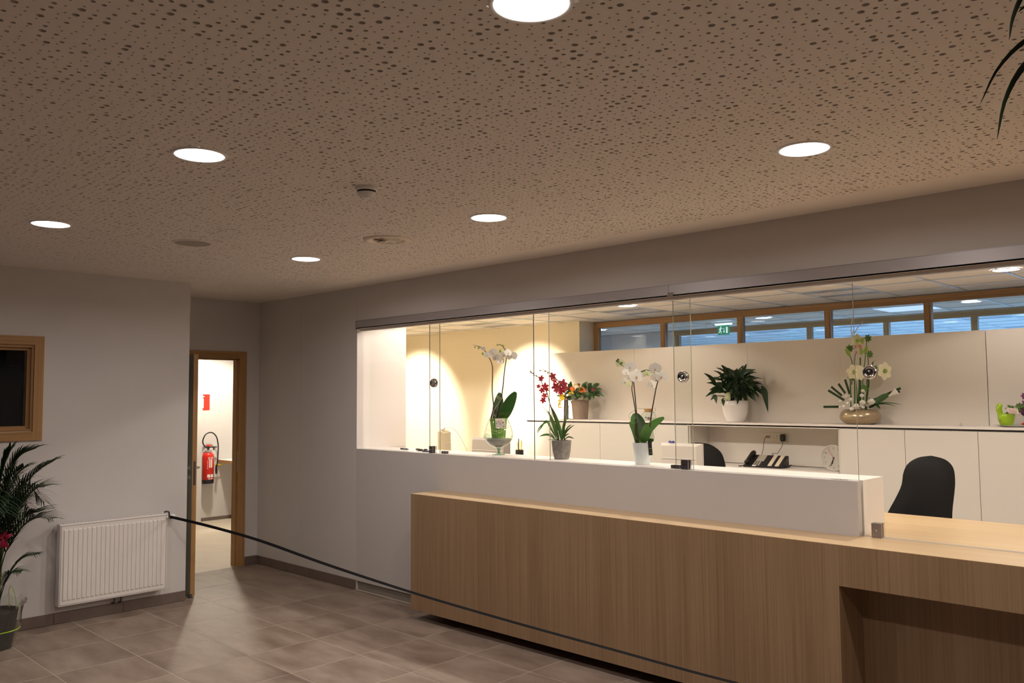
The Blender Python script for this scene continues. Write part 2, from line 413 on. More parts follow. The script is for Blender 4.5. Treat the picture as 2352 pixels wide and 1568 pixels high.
me = perforated([(PX0, PX1, PY0, PY1), (QX0, PX0, QY0, PY1)])
ceil = bpy.data.objects.new('ceiling', me); COL.objects.link(ceil)
tag(ceil, 'beige perforated plaster lobby ceiling with round holes of three sizes', 'ceiling', kind='structure')
mb = MB()
mb.box(XD, XR, PY1, 0.0, ZC, ZC + .0125); mb.box(XD, QX0, YE, PY1, ZC, ZC + .0125); mb.box(QX0, PX0, YE - .1, QY0, ZC, ZC + .0125)
mb.box(XL - .05, PX0, YB, YE - .1, ZC, ZC + .0125); mb.box(PX0, PX1, YB, PY0, ZC, ZC + .0125); mb.box(PX1, XR, YB, PY1, ZC, ZC + .0125)
obj('plain_border', mb, CEILM, ceil)
obj('backing_fleece', MB().box(XD, XR, YB, 0.0, ZC + .0126, ZC + .06), FLEECE, ceil)

# ------------------------------------------------------------ lobby walls
wr = struct('wall_right', 'white reception wall with flush cladding panels beside the glazed opening', MB().box(XD, XS, 0.012, JAMB, 0, ZC), WALL, cat='wall')
for a, b in ((XD, -6.6125), (-6.6105, XS - .0005)):
    obj('wall_panel', MB().box(a, b, 0, 0.012, 0, ZC), WALL, wr)
obj('lintel', MB().box(XS, XR, 0.0, 0.11, ZRB + 0.004, ZC), WALL, wr)
obj('jamb_lining', MB().box(XS - .001, XS + .001, 0.0, JAMB, ZL, ZRB), LAM, wr)
# left wall with a window hole y -3.25..-2.366
wl = struct('wall_left', 'white side wall with radiator and oak framed window',
            MB().box(XL - .25, XL, YB, -3.25, 0, ZC).box(XL - .25, XL, -2.366, YE, 0, ZC).box(XL - .25, XL, -3.25, -2.366, 0, 1.43).box(XL - .25, XL, -3.25, -2.366, 2.066, ZC), WALL, cat='wall')
struct('wall_corner_return', 'short white return wall hidden behind the open door leaf', MB().box(XD, XL - .25, YE - .2, YE, 0, ZC), WALL, cat='wall')
D0, D1, DZ = -1.115, -0.215, 2.055          # door opening
struct('wall_door', 'white end wall around the oak door frame',
       MB().box(XD - .12, XD, YE, D0 - .03, 0, ZC).box(XD - .12, XD, D1 + .03, 0.012, 0, ZC).box(XD - .12, XD, D0 - .03, D1 + .03, DZ + .03, ZC), WALL, cat='wall')
NIGHT = mat('dark_night_glazing', (0.03, 0.03, 0.035), 0.25)
struct('wall_lobby_side', 'dark night glazing of the lobby beyond the right of the view', MB().box(XR, XR + .1, YB, JAMB, 0, ZC), NIGHT, cat='wall')
struct('wall_lobby_rear', 'dark night glazing of the lobby behind the camera', MB().box(XL, XR, YB - .1, YB, 0, ZC), NIGHT, cat='wall')
# baseboards: pieces
def baseboard(name, label, pieces):
    s = struct(name, label, cat='baseboard')
    for p in pieces: obj('baseboard_tile', MB().rbox(*p, 0.0015), SKIRT, s)
L = []; y = YE
while y > -3.9: L.append((XL, XL + .009, max(y - .5, -3.95) + .001, y - .001, 0.002, .082)); y -= .5
baseboard('baseboard_left', 'brown grey tile baseboard under the radiator', L)
L = []; x = XD + .01
while x < XS - .02: L.append((x + .001, min(x + .5183, XS) - .001, -.010, -.0005, 0.002, .082)); x += .5183
baseboard('baseboard_right', 'brown grey tile baseboard running from the door corner to the counter', L)
baseboard('baseboard_door', 'short brown tile baseboard between door frame and corner', [(XD, XD + .009, D1 + .072, -.011, 0.002, .082)])

# ------------------------------------------------------------ door 1
d = struct('door_1', 'open oak framed door into the bright hall', cat='door')
fr = MB()
fw_ = .072
fr.box(XD, XD + .014, D1, D1 + fw_, 0.0, DZ + fw_); fr.box(XD, XD + .014, D0 - fw_ + .005, D0, 0.0, DZ + fw_)
fr.box(XD - .13, XD, D1 - .0, D1 + .03, 0, DZ + .03); fr.box(XD - .13, XD, D0 - .03, D0, 0, DZ + .03)
fr.box(XD - .075, XD - .03, D1 - .014, D1, 0, DZ)
obj('frame_upright', fr, OAKF_Z, d)
fr = MB().box(XD, XD + .0138, D0 - fw_, D1 + fw_, DZ, DZ + fw_ - .0005).box(XD - .13, XD, D0, D1, DZ, DZ + .03).box(XD - .075, XD - .03, D0, D1, DZ - .014, DZ)
obj('frame_head', fr, OAKF_Y, d)
obj('strike_plate', MB().box(XD - .028, XD - .004, D1 - .0015, D1 + .001, .93, 1.13), ALU, d)
lf = MB(); lf.box(XD + .016, -6.512, -1.108, -1.068, 0.006, DZ - .012)
leaf = obj('door_leaf', lf, DOORD, d)
obj('leaf_edge', MB().box(-6.512, -6.506, -1.108, -1.068, 0.006, DZ - .012), OAKF_Z, leaf)
for sgn, y0 in ((-1, -1.108), (1, -1.068)):
    h = MB().lathe([(0, 0), (.024, 0), (.024, .006), (0, .006)], (-6.57, y0, 1.07), 20, (0, sgn, 0))
    h.tube([(-6.57, y0, 1.07), (-6.57, y0 + sgn * .048, 1.07), (-6.58, y0 + sgn * .055, 1.07), (-6.70, y0 + sgn * .055, 1.07)], .0095, 10)
    h.lathe([(0, 0), (.024, 0), (.024, .006), (.009, .006), (.009, .012), (0, .012)], (-6.57, y0, .985), 20, (0, sgn, 0))
    obj('door_handle', h, ALU, leaf, sm=False)
obj('lock_plate', MB().box(-6.507, -6.5045, -1.098, -1.078, .93, 1.13), STEELD, leaf)
obj('door_stop', MB().lathe([(0, 0), (.016, 0), (.016, .03), (0, .034)], (-6.47, -1.125, 0), 16), STEELD, d)

# ------------------------------------------------------------ window 1 on the left wall
wn = struct('window_1', 'oak framed dark window on the left wall', cat='window')
y0, y1, z0, z1 = -3.32, -2.305, 1.364, 2.131
def ring(y0, y1, z0, z1, t, xa, xb, mz=OAKF_Z, my=OAKF_Y, nm='frame_piece', par=None):
    obj(nm, MB().box(xa, xb, y1 - t, y1, z0, z1), mz, par); obj(nm, MB().box(xa, xb, y0, y0 + t, z0, z1), mz, par)
    obj(nm, MB().box(xa, xb, y0 + t, y1 - t, z1 - t, z1), my, par); obj(nm, MB().box(xa, xb, y0 + t, y1 - t, z0, z0 + t), my, par)
ring(y0, y1, z0, z1, .064, XL, XL + .018, nm='casing', par=wn)
ring(-3.25, -2.366, 1.43, 2.066, .018, XL - .12, XL, nm='jamb', par=wn)
ring(-3.232, -2.384, 1.448, 2.048, .022, XL - .07, XL - .03, nm='sash', par=wn)
obj('pane', MB().box(XL - .055, XL - .045, -3.21, -2.406, 1.47, 2.026), GL, wn)
obj('night_backdrop', MB().box(XL - .24, XL - .235, -3.25, -2.366, 1.43, 2.066), mat('night_dark', (.004, .005, .008), .9), wn)  # black sheet standing in for the dark outdoors

# ------------------------------------------------------------ counter wall (white), glazing rail
cw = struct('wall_counter', 'low white wall carrying the ledge behind the counter', MB().box(XS, XE - .0, .072, .345, 0.0, ZL), LAM, cat='wall')
obj('front_panel', MB().box(XS + .001, XE, 0, .045, .077, ZL), WPAN, cw)
obj('plinth', MB().box(XS, XE - .05, .02, .07, 0, .077), PLINTH, cw)
obj('glass_channel', MB().box(XS, XE - .02, .045, .072, .9, ZL - .006), ALU, cw)
rail = struct('trim_1', 'grey aluminium sliding rail along the top of the glazed opening', MB().box(XS - .005, XR, -.012, .0, ZRB, ZR).box(XS - .005, XR, -.012, .10, ZRB, ZRB + .006).box(XS - .005, XR, -.012, .0, ZR + .001, ZR + .003), ALU, cat='rail')
obj('rail_end_cap', MB().box(XS - .009, XS - .005, -.013, .1, ZRB, ZR), GREYP, rail)
obj('reflection_mask', MB().box(XS, XR, .040, .046, 2.2440, ZRB), mat('cream_mask', (.85, .80, .74), .8), rail)  # added strip, hides a lobby lamp mirrored in the glass
obj('rail_joint', MB().box(-2.437, -2.4345, -.0135, -.011, ZRB, ZR), GREYP, rail)
obj('rail_catch', MB().box(-2.44, -2.40, -.02, -.011, ZRB - .006, ZRB + .02), CHROME, rail)

# ------------------------------------------------------------ reception counter
rc = thing('reception_counter', 'long oak veneered reception counter with knee recess at its right', 'counter', (XC, 0, 0))
def R(x0, x1, y0, y1, z0, z1): return MB().box(x0 - XC, x1 - XC, y0, y1, z0, z1)
CE = 2.6; XQ = -1.311; ZQ = .7346
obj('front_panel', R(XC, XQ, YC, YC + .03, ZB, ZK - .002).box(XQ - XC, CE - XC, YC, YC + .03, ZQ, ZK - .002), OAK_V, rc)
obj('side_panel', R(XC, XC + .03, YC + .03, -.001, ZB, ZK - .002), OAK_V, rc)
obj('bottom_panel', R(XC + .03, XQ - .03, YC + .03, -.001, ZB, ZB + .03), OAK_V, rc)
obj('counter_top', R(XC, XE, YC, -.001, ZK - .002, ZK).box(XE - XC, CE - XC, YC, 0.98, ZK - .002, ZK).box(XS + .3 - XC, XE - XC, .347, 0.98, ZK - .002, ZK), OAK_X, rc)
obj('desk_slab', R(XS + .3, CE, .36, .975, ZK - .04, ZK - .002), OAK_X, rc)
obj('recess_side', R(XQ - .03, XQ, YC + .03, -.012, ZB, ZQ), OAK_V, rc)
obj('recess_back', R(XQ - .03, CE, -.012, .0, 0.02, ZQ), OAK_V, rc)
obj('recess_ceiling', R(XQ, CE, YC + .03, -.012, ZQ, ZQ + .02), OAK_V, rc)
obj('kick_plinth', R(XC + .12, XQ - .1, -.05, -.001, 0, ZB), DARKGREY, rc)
obj('glass_seat', R(XE + .006, CE, .040, .046, ZK, ZK + .003).box(XE + .006 - XC, CE - XC, .064, .070, ZK, ZK + .003), LAMC, rc)

# ------------------------------------------------------------ glass screens
GY = .055
def pane(x0, x1, z0, z1, label, dy=0, pull=None, le=1, re_=1):
    t = thing('glass_screen', label, 'glass screen', ((x0 + x1) / 2, GY + dy, z0), group='glass screens above the ledge')
    w2 = (x1 - x0) / 2; h = z1 - z0
    mb = MB(); mb.add([(-w2, 0, 0), (w2, 0, 0), (w2, 0, h), (-w2, 0, h)], [(0, 1, 2, 3)])
    mb.add([(-w2, .008, 0), (w2, .008, 0), (w2, .008, h), (-w2, .008, h)], [(0, 3, 2, 1)])
    obj('pane', mb, GL, t)
    for on, xx in ((le, -w2 - .0006), (re_, w2)):
        if on: obj('polished_edge', MB().box(xx, xx + .0006, 0, .008, 0, h), GEDGE if on == 2 else GEDGEL, t)
    if pull is not None:
        px = pull - (x0 + x1) / 2; pz = 1.772 - z0
        for sg in (-1, 1):
            obj('finger_pull', MB().lathe([(0, .008), (.012, .005), (.024, .006), (.030, .011), (.034, .009), (.036, 0)], (px, 0.004 + sg * .004, pz), 36, (0, sg, 0)), CHROME, t, sm=True)
    return t
pane(XS + .004, -4.665, ZL, ZRB, 'glass screen at the far left end beside the white jamb', .010, le=0)
pane(-4.772, -3.625, ZL, ZRB, 'sliding glass screen with round pull behind the snifter vase', -.006, -4.72, re_=2)
pane(-3.492, -2.336, ZL, ZRB, 'glass screen in front of the crimson orchid and white orchid', .010)
pane(-2.449, -1.341, ZL, ZRB, 'sliding glass screen with round pull in front of the telephone', -.006, -2.385, re_=0)
pane(-1.338, 2.4, ZK + .002, ZRB, 'right glass screen reaching down to the oak desk', 0, -1.262, re_=0)
def clamp(x, y, z, wx, wy, h, label, m=STEELD):
    t = thing('glass_clamp', label, 'clamp', (x, y, z), group='glass clamps')
    obj('cheek', MB().rbox(-wx / 2, wx / 2, -wy / 2, -.005, 0, h, .0015), m, t)
    obj('cheek', MB().rbox(-wx / 2, wx / 2, .005, wy / 2, 0, h, .0015), CHROME, t)
    obj('bolt', MB().tube([(0, -wy / 2 - .001, h / 2), (0, wy / 2 + .001, h / 2)], .004, 8), CHROME, t)
clamp(-4.735, GY - .002, ZL, .040, .05, .056, 'tall dark steel block clamp beside the keys on the ledge')
clamp(-4.600, GY + .013, ZL, .055, .04, .020, 'low steel glass clamp next to the tall block near the keys')
clamp(-2.375, GY - .002, ZL, .048, .05, .058, 'tall dark block clamp in front of the white monitor')
clamp(-2.455, GY + .013, ZL, .060, .04, .022, 'low steel glass clamp left of the dark block clamp')
clamp(-1.247, GY, ZK, .050, .05, .072, 'square grey clamp standing on the oak counter top', mat('brushed_steel', (.36, .33, .35), .4, .9))
clamp(-1.43, .035, ZL - .0005, .09, .008, .0012, 'thin dark slot plate at the ledge end', DARKGREY)

# ------------------------------------------------------------ ceiling fittings in the lobby
def lamp(name, typ, loc, energy, col, parent=None, size=.1, spot=None, blend=.15, rot=(0, 0, 0)):
    ld = bpy.data.lights.new(name, typ); ld.energy = energy; ld.color = col
    if typ == 'SPOT': ld.spot_size = math.radians(spot); ld.spot_blend = blend; ld.shadow_soft_size = size
    elif typ == 'AREA': ld.shape = 'DISK'; ld.size = size
    else: ld.shadow_soft_size = size
    o = bpy.data.objects.new(name, ld); COL.objects.link(o); o.location = loc; o.rotation_euler = rot
    if parent: o.parent = parent
    return o
def downlight_proto(label, m, group, name='downlight', R_=.096):
    t = thing(name, label, 'downlight', (0, 0, ZC), group=group)
    obj('trim_ring', MB().lathe([(R_ - .002, -.001), (R_ - .001, -.005), (R_ + .010, -.004), (R_ + .012, 0)], (0, 0, 0), 48), WHITEP, t, sm=True)
    obj('diffuser', MB().lathe([(0, -.0045), (R_ * .6, -.0042), (R_ - .001, -.003)], (0, 0, 0), 48), m, t)
    return t
LG = 'round lobby downlights'
LL = [(-.93, -2.86, 'large round lit downlight cut by the top edge of the picture'), (-2.75, -2.85, 'lit round downlight upper left, nearest before the smoke detector'),
      (-4.60, -2.83, 'lit round downlight at far left above the oak window'), (-4.67, -1.165, 'smallest lit round downlight near the door corner'),
      (-2.80, -1.19, 'lit round downlight in the middle right of the slatted air diffuser'), (-1.01, -1.18, 'lit round downlight at right above the grey rail')]
dl = downlight_proto(LL[0][2], DIFF_L, LG); dl.location = (LL[0][0], LL[0][1], ZC)
hall_fit = copy_tree(dl, (-9.75, .75, 2.635), label='lit round downlight in the hall near the extinguisher')
lamp('lobby_reflector', 'AREA', (0, 0, -.0056), P_LOBBY, C_LOBBY, dl, .10).data.spread = math.radians(168)
for x, y, lb in LL[1:]: copy_tree(dl, (x, y, ZC), label=lb)
for x, y in ((.85, -1.18), (.85, -2.86)):
    copy_tree(dl, (x, y, ZC), label='lit round downlight behind the camera side of the lobby')

t = thing('smoke_detector', 'white domed smoke detector on the perforated ceiling', 'smoke detector', (-2.72, -2.06, ZC))
obj('base', MB().lathe([(0, 0), (.052, 0), (.052, -.012), (.047, -.018), (0, -.018)], (0, 0, 0), 32), WHITEP, t, sm=False)
obj('dark_slot', MB().lathe([(.043, -.018), (.043, -.026)], (0, 0, 0), 32), DARKGREY, t)
obj('dome', MB().lathe([(.044, -.026), (.040, -.036), (.028, -.048), (.012, -.054), (0, -.055)], (0, 0, 0), 32), WHITEP, t, sm=True)
fins = MB()
for k in range(12):
    a = k * PI / 6; fins.ball((.026 * math.cos(a), .026 * math.sin(a), -.050), .0035, 6)
obj('vent_bumps', fins, WHITEP, t)

t = thing('air_diffuser', 'round white air diffuser with star shaped swirl vanes', 'air vent', (-3.70, -1.19, ZC))
obj('outer_ring', MB().lathe([(.149, 0), (.148, -.006), (.120, -.012), (.098, -.004), (.090, .012), (.088, .02)], (0, 0, 0), 48), mat('diffuser_cream', (.80, .72, .60), .5), t, sm=True)
obj('dark_throat', MB().lathe([(0, .008), (.095, .008)], (0, 0, 0), 32), mat('throat', (.10, .08, .06), .8), t)
for k in range(8):
    a = k * PI / 4 + .2; ca, sa = math.cos(a), math.sin(a)
    v = MB(); P = lambda r, t_, z: (r * ca - t_ * sa, r * sa + t_ * ca, z)
    v.add([P(.012, 0, -.004), P(.086, -.020, .006), P(.086, .022, -.012), P(.014, .008, -.006)], [(0, 1, 2, 3)])
    obj('vane', v, MATS['diffuser_cream'], t)
t = thing('ceiling_speaker', 'round unlit ceiling speaker with a grey brown grille', 'speaker', (-4.62, -2.01, ZC))
obj('ring', MB().lathe([(.108, -.001), (.109, -.006), (.119, -.004), (.121, 0)], (0, 0, 0), 48), CEILM, t, sm=True)
obj('grille', MB().lathe([(0, -.0035), (.1085, -.003)], (0, 0, 0), 48), mat('speaker_grille', (.36, .32, .27), .7), t)

# ------------------------------------------------------------ radiator
rd = thing('radiator', 'white ribbed panel radiator below the left wall', 'radiator', (XL, -1.79, 0))
yA, yB, zA, zB = -.40, .40, .140, .738; X1 = .100
obj('panel', MB().rbox(.075, X1, yA, yB, zA, zB, .004), WHITEM, rd)
obj('rear_panel', MB().rbox(.030, .045, yA + .02, yB - .02, zA + .02, zB - .02, .004), WHITEM, rd)
obj('side_cover', MB().rbox(.028, .076, yA, yA + .004, zA, zB, .001), WHITEM, rd)
obj('side_cover', MB().rbox(.028, .076, yB - .004, yB, zA, zB, .001), WHITEM, rd)
g = MB()
for k in range(30): g.box(.030, .072, yA + .01 + k * .0262, yA + .022 + k * .0262, zB - .004, zB)
g.box(.028, .032, yA, yB, zB - .01, zB).box(.070, .076, yA, yB, zB - .01, zB)
obj('top_grille', g, WHITEM, rd)
NR = 23; pit = (yB - yA - .045) / NR
rib = None
for k in range(NR):
    yc = yA + .0225 + pit * (k + .5); hw = pit * .40
    if rib is None:
        rb = MB(); zs = [zA + .038, zA + .046, zB - .046, zB - .038]; V = []
        for z, s_ in zip(zs, (0, 1, 1, 0)): V += [(X1 - .0005, -hw, z), (X1 + .006 * s_, -hw * .72, z), (X1 + .006 * s_, hw * .72, z), (X1 - .0005, hw, z)]
        F = []
        for i in range(3):
            for j in range(3): F.append((i * 4 + j, i * 4 + j + 1, i * 4 + j + 5, i * 4 + j + 4))
        rb.add(V, F); rib = obj('rib', rb, WHITEM, rd); rib.location = (0, yc, 0)
    else:
        o = rib.copy(); COL.objects.link(o); o.location = (0, yc, 0)
e = MB().box(X1, X1 + .0015, yA + .008, yB - .008, zA + .010, zA + .013).box(X1, X1 + .0015, yA + .008, yB - .008, zB - .013, zB - .010).box(X1, X1 + .0015, yA + .008, yA + .011, zA + .01, zB - .01).box(X1, X1 + .0015, yB - .011, yB - .008, zA + .01, zB - .01)
obj('border_line', e, mat('enamel_shadow_line', (.40, .36, .35), .6), rd)
obj('bleed_valve', MB().lathe([(0, 0), (.014, 0), (.014, .016), (.008, .018), (.008, .024), (0, .024)], (.05, yA, zB - .035), 12, (0, -1, 0)), CHROME, rd)
obj('thermostat_valve', MB().lathe([(0, 0), (.014, 0), (.014, .02), (0, .02)], (.05, yB, zB - .035), 12, (0, 1, 0)), CHROME, rd)
obj('thermostat_knob', MB().lathe([(0, .02), (.020, .02), (.022, .03), (.021, .075), (.017, .080), (0, .080)], (.05, yB, zB - .035), 20, (0, 1, 0)), WHITEP, rd, sm=False)
for yy in (-.30, .27): obj('wall_bracket', MB().box(.001, .03, yy, yy + .03, .2, .66), WHITEM, rd)
for yy in (.02, .07): obj('supply_pipe', MB().tube([(.045, yy, .14), (.045, yy, .10), (.035, yy, .085), (.002, yy, .085)], .008, 8), STEELD, rd)

# ------------------------------------------------------------ belt barrier
bx, by = XL + .10, -1.385
bt = thing('belt_barrier', 'long black webbing belt stretched from the radiator across the counter', 'barrier belt', (bx, by, .73))
pts = [(-6.322, -1.375, .712), (-6.10, -1.395, .718), (-5.5, -1.425, .722), (-4.75, -1.462, .714), (-3.9, -1.487, .670), (-3.10, -1.49, .632), (-2.4, -1.492, .613), (-1.78, -1.494, .604), (-1.187, -1.502, .600), (-.2, -1.51, .62), (.8, -1.52, .69), (1.44, -1.52, .80)]
P = smooth(pts, 70); V = []; F = []
for i, p in enumerate(P):
    ks = ((-6.35, 72), (-5.6, 52), (-4.75, 36), (-3.1, 14), (-1.2, 4), (1.5, 4)); ph_ = ks[-1][1]
    for (xa, pa), (xb, pb) in zip(ks[:-1], ks[1:]):
        if xa <= p.x <= xb: ph_ = pa + (pb - pa) * (p.x - xa) / (xb - xa)
    hz = .0105 * math.sin(math.radians(ph_)); hy = .0105 * math.cos(math.radians(ph_))
    q = p - Vector((bx, by, .73))
    for dy in (-.0008, .0008):
        V += [q + Vector((0, -hy + dy, -hz)), q + Vector((0, hy + dy, hz))]
for i in range(len(P) - 1):
    a = i * 4; F += [(a, a + 1, a + 5, a + 4), (a + 2, a + 6, a + 7, a + 3), (a, a + 4, a + 6, a + 2), (a + 1, a + 3, a + 7, a + 5)]
obj('belt', MB().add(V, F), STRAP, bt)
hk = MB().tube([(-.012, -.03, .022), (-.005, -.012, .026), (.0, .004, .022), (.004, .006, .0), (.004, .008, -.026)], .0065, 8)
obj('hook_loop', hk, BLACKP, bt)
obj('buckle', MB().rbox(.0, .02, .004, .016, -.036, -.006, .002), mat('grey_buckle', (.2, .2, .2), .4, .6), bt)
bp_ = thing('barrier_post', 'black belt barrier post outside the right side of the view', 'post', (1.45, -1.52, 0))
obj('pole', MB().lathe([(.0, .0), (.16, 0), (.16, .012), (.03, .02), (.028, .95), (0, .955)], (0, 0, 0), 24), BLACKP, bp_)

# ------------------------------------------------------------ hall behind the door
struct('floor_hall', 'pale beige hall floor seen through the door', MB().box(-10.8, XD, -3.0, 1.75, -.05, -.001), BEIGEF, cat='floor')
struct('wall_hall_end', 'bright white hall wall with the fire extinguisher', MB().box(-10.7, -10.6, -3.0, 1.75, 0, 2.7), WALL, cat='wall')
struct('wall_hall_pier', 'white wall pier left of the fire extinguisher', MB().box(-10.6, -10.36, -3.0, .82, 0, 2.7), WALL, cat='wall')
struct('wall_hall_sides', 'white hall side walls', MB().box(-10.7, XD - .12, -3.1, -3.0, 0, 2.7).box(-10.7, XD - .12, 1.75, 1.80, 0, 2.7).box(XD - .12, XD - .1, -3.0, YE, 0, 2.7).box(XD - .12, XD - .1, .012, 1.75, 0, 2.7), WALL, cat='wall')
struct('ceiling_hall', 'white hall ceiling', MB().box(-10.7, XD - .0, -3.0, 1.8, 2.64, 2.7), WALL, cat='ceiling')
baseboard('baseboard_hall', 'grey baseboard along the hall wall', [(-10.6, -10.592, .83 + .6 * k, 1.428 + .6 * k, .0, .045) for k in range(1)])
hd = hall_fit
lamp('bulb', 'SPOT', (0, 0, -.014), P_HALL, (1, .90, .72), hd, .08, 146, .4)

# fire extinguisher
fe = thing('fire_extinguisher', 'red fire extinguisher with black hose hanging on the hall wall', 'fire extinguisher', (-10.52, .985, .512))
obj('body', MB().lathe([(0, .03), (.072, .03), (.076, .04), (.076, .36), (.070, .395), (.045, .415), (.026, .422)], (0, 0, 0), 28), RED, fe, sm=True)
obj('foot', MB().lathe([(0, 0), (.074, 0), (.078, .008), (.078, .052), (.074, .055)], (0, 0, 0), 28), BLACKP, fe, sm=False)
obj('collar', MB().lathe([(.034, .418), (.046, .42), (.046, .445), (.03, .45), (0, .45)], (0, 0, 0), 24), ALU, fe)
obj('valve', MB().lathe([(.0, .45), (.016, .45), (.016, .50), (0, .50)], (0, 0, 0), 12), BLACKP, fe)
obj('squeeze_knob', MB().rbox(-.02, .02, -.022, .03, .498, .52, .004), REDS, fe)
obj('hose', MB().tube(smooth([(.01, .0, .47), (.02, -.06, .50), (.02, -.09, .57), (.02, -.05, .66), (.02, .03, .685), (.02, .10, .63), (.02, .13, .52), (.02, .13, .38), (.02, .118, .24), (.02, .10, .16)], 40), .009, 8), BLACKP, fe, sm=True)
obj('nozzle', MB().lathe([(0, 0), (.010, 0), (.014, .06), (.010, .12), (0, .12)], (.02, .108, .12), 12), BLACKP, fe)
obj('lever', MB().rbox(-.008, .012, .0, .12, .478, .492, .003).rbox(-.008, .012, .07, .085, .445, .49, .003), BLACKP, fe)
lb = MB().box(.0735, .0755, -.018, .022, .215, .325); obj('label_print', MB().box(.0735, .0755, -.045, .035, .085, .125), WHITES, fe)
for k in range(5): lb.box(.0735, .0755, -.045, -.035, .20 + k * .024, .212 + k * .024)
for k, wd in enumerate((.03, .035, .02)): lb.box(.0735, .0755, -.035, wd, .35 - k * .014, .356 - k * .014)
lb.box(.0735, .0755, -.03, .03, .055 + .006, .072)
obj('label_print', lb, WHITES, fe)['kind'] = 'stuff'
obj('yellow_tag', MB().box(.0, .004, .09, .22, .236, .252), YEL, fe)
obj('wall_hook', MB().box(-.08, -.06, -.03, .03, .30, .42), BLACKP, fe)
sg = thing('fire_extinguisher_sign', 'square red sign with white extinguisher pictogram on the hall wall', 'sign', (-10.6, .925, 1.50))
obj('plate', MB().box(0, .004, -.11, .107, 0, .216), REDS, sg)
pg = MB().prism([(-.055, .03), (.02, .03), (.02, .15), (.008, .165), (.008, .175), (.03, .182), (.03, .19), (-.0, .195), (-.035, .19), (-.025, .175), (-.045, .165), (-.055, .15)], .004, .006, 'X')
obj('pictogram', pg, WHITES, sg)
wt = thing('worktop', 'white hall worktop with oak edge beside the extinguisher', 'worktop', (-10.6, 1.16, 0))
obj('top', MB().box(.003, .62, 0, .58, .792, .818), WHITEP, wt)
obj('oak_edge', MB().box(.003, .624, -.004, 0, .780, .818), OAKF_X, wt)
obj('under_panel', MB().box(.02, .56, .3, .56, 0.0, .792), WALL, wt)

# ------------------------------------------------------------ office shell
OX0, OX1 = -11.4, XR
struct('floor_office', 'office floor behind the counter', MB().box(OX0, OX1, .345, 13, -.05, -.002), BEIGEF, cat='floor')
struct('wall_office_left', 'cream office wall at the far left', MB().box(OX0 - .1, OX0, 1.85, YW1, 0, ZO + .1), CREAM, cat='wall')
struct('wall_office_front', 'cream office side of the reception wall', MB().box(OX0, XD - .1, 1.80, 1.85, 0, ZO + .1).box(XD - .10, XD - .08, JAMB, 1.85, 0, ZO + .1).box(XD - .09, XS, JAMB, JAMB + .002, 0, ZO + .1), CREAM, cat='wall')
struct('wall_office_right', 'office side wall to the right of the view', MB().box(OX1, OX1 + .1, JAMB, 13, 0, ZO + .1), CREAM, cat='wall')
struct('wall_office_rear', 'cream rear office wall lit by two round pools of light', MB().box(OX0, -6.51, YW1, YW2 + .05, 0, ZO + .02), CREAM, cat='wall')
struct('wall_glazed', 'rear office wall below the band of windows', MB().box(-6.51, OX1, YW2, YW2 + .1, 0, 2.14), CREAM, cat='wall')
# tall rear cladding panels behind the cabinets
wp = struct('wall_rear_cladding', 'tall cream panels standing behind the low cabinets', MB().box(-6.81, OX1, 3.87, 3.885, .9, 2.20), LAMC, cat='wall')
ed = [-6.83, -5.50, -4.02, -1.712, .30, 2.2]
for a, b in zip(ed[:-1], ed[1:]):
    obj('cladding_panel', MB().box(a + .0012, b - (.0012 if abs(b + 1.712) > .01 else .006), 3.850, 3.870, .93, 2.212), LAMG if a > -1.8 else LAMC, wp)
# window band: office -> corridor (oak)
def band(name, label, Y, x0, x1, mull, zs, ztop, depth=.07, gl=GL):
    s = struct(name, label, cat='window')
    obj('frame_head', MB().box(x0, x1, Y, Y + depth, ztop - .045, ztop - .004).box(x0, x1, Y + .012, Y + depth - .01, ztop - .075, ztop - .045), OAKF_X, s)
    obj('frame_sill', MB().box(x0, x1, Y, Y + depth, zs - .05, zs), OAKF_X, s)
    for m_ in mull:
        obj('mullion', MB().box(m_ - .034, m_ + .034, Y + .004, Y + depth - .004, zs, ztop - .0745).box(m_ - .018, m_ + .018, Y - .001, Y + .004, zs, ztop - .0745), OAKF_Z, s)
    xs = [x0] + list(mull) + [x1]
    for a, b in zip(mull[:-1], mull[1:]):
        obj('pane', MB().box(a + .034, b - .034, Y + .034, Y + .040, zs, ztop - .075), gl, s)
    return s
band('window_2', 'oak framed window band over the rear cladding panels', YW2, -6.505, OX1, [-6.475, -5.43, -4.38, -3.35, -2.35, -1.35, -.35, .65, 1.65, 2.65], 2.14, ZO, gl=GLB)
band('window_3', 'second oak window band across the corridor', YW3, -6.62, OX1, [-6.56, -4.5, -3.5, -2.5, -1.5, -.5, .5, 1.5, 2.5], 2.0, ZO, gl=GLB)
struct('wall_corridor', 'pale corridor wall below and beside the second window band', MB().box(-6.62, OX1, YW3, YW3 + .1, 0, 1.95).box(-9, -6.62, YW3, YW3 + .1, 0, ZO).box(-9.1, -9, YW2, YW3, 0, ZO).box(-9, -6.51, YW2 + .05, YW2 + .1, 0, ZO), WALL, cat='wall')
struct('wall_rear_office', 'pale walls of the room beyond the corridor', MB().box(-9, OX1, 12.9, 13, 0, ZO).box(-9, -8.9, YW3 + .1, 13, 0, ZO), WALL, cat='wall')

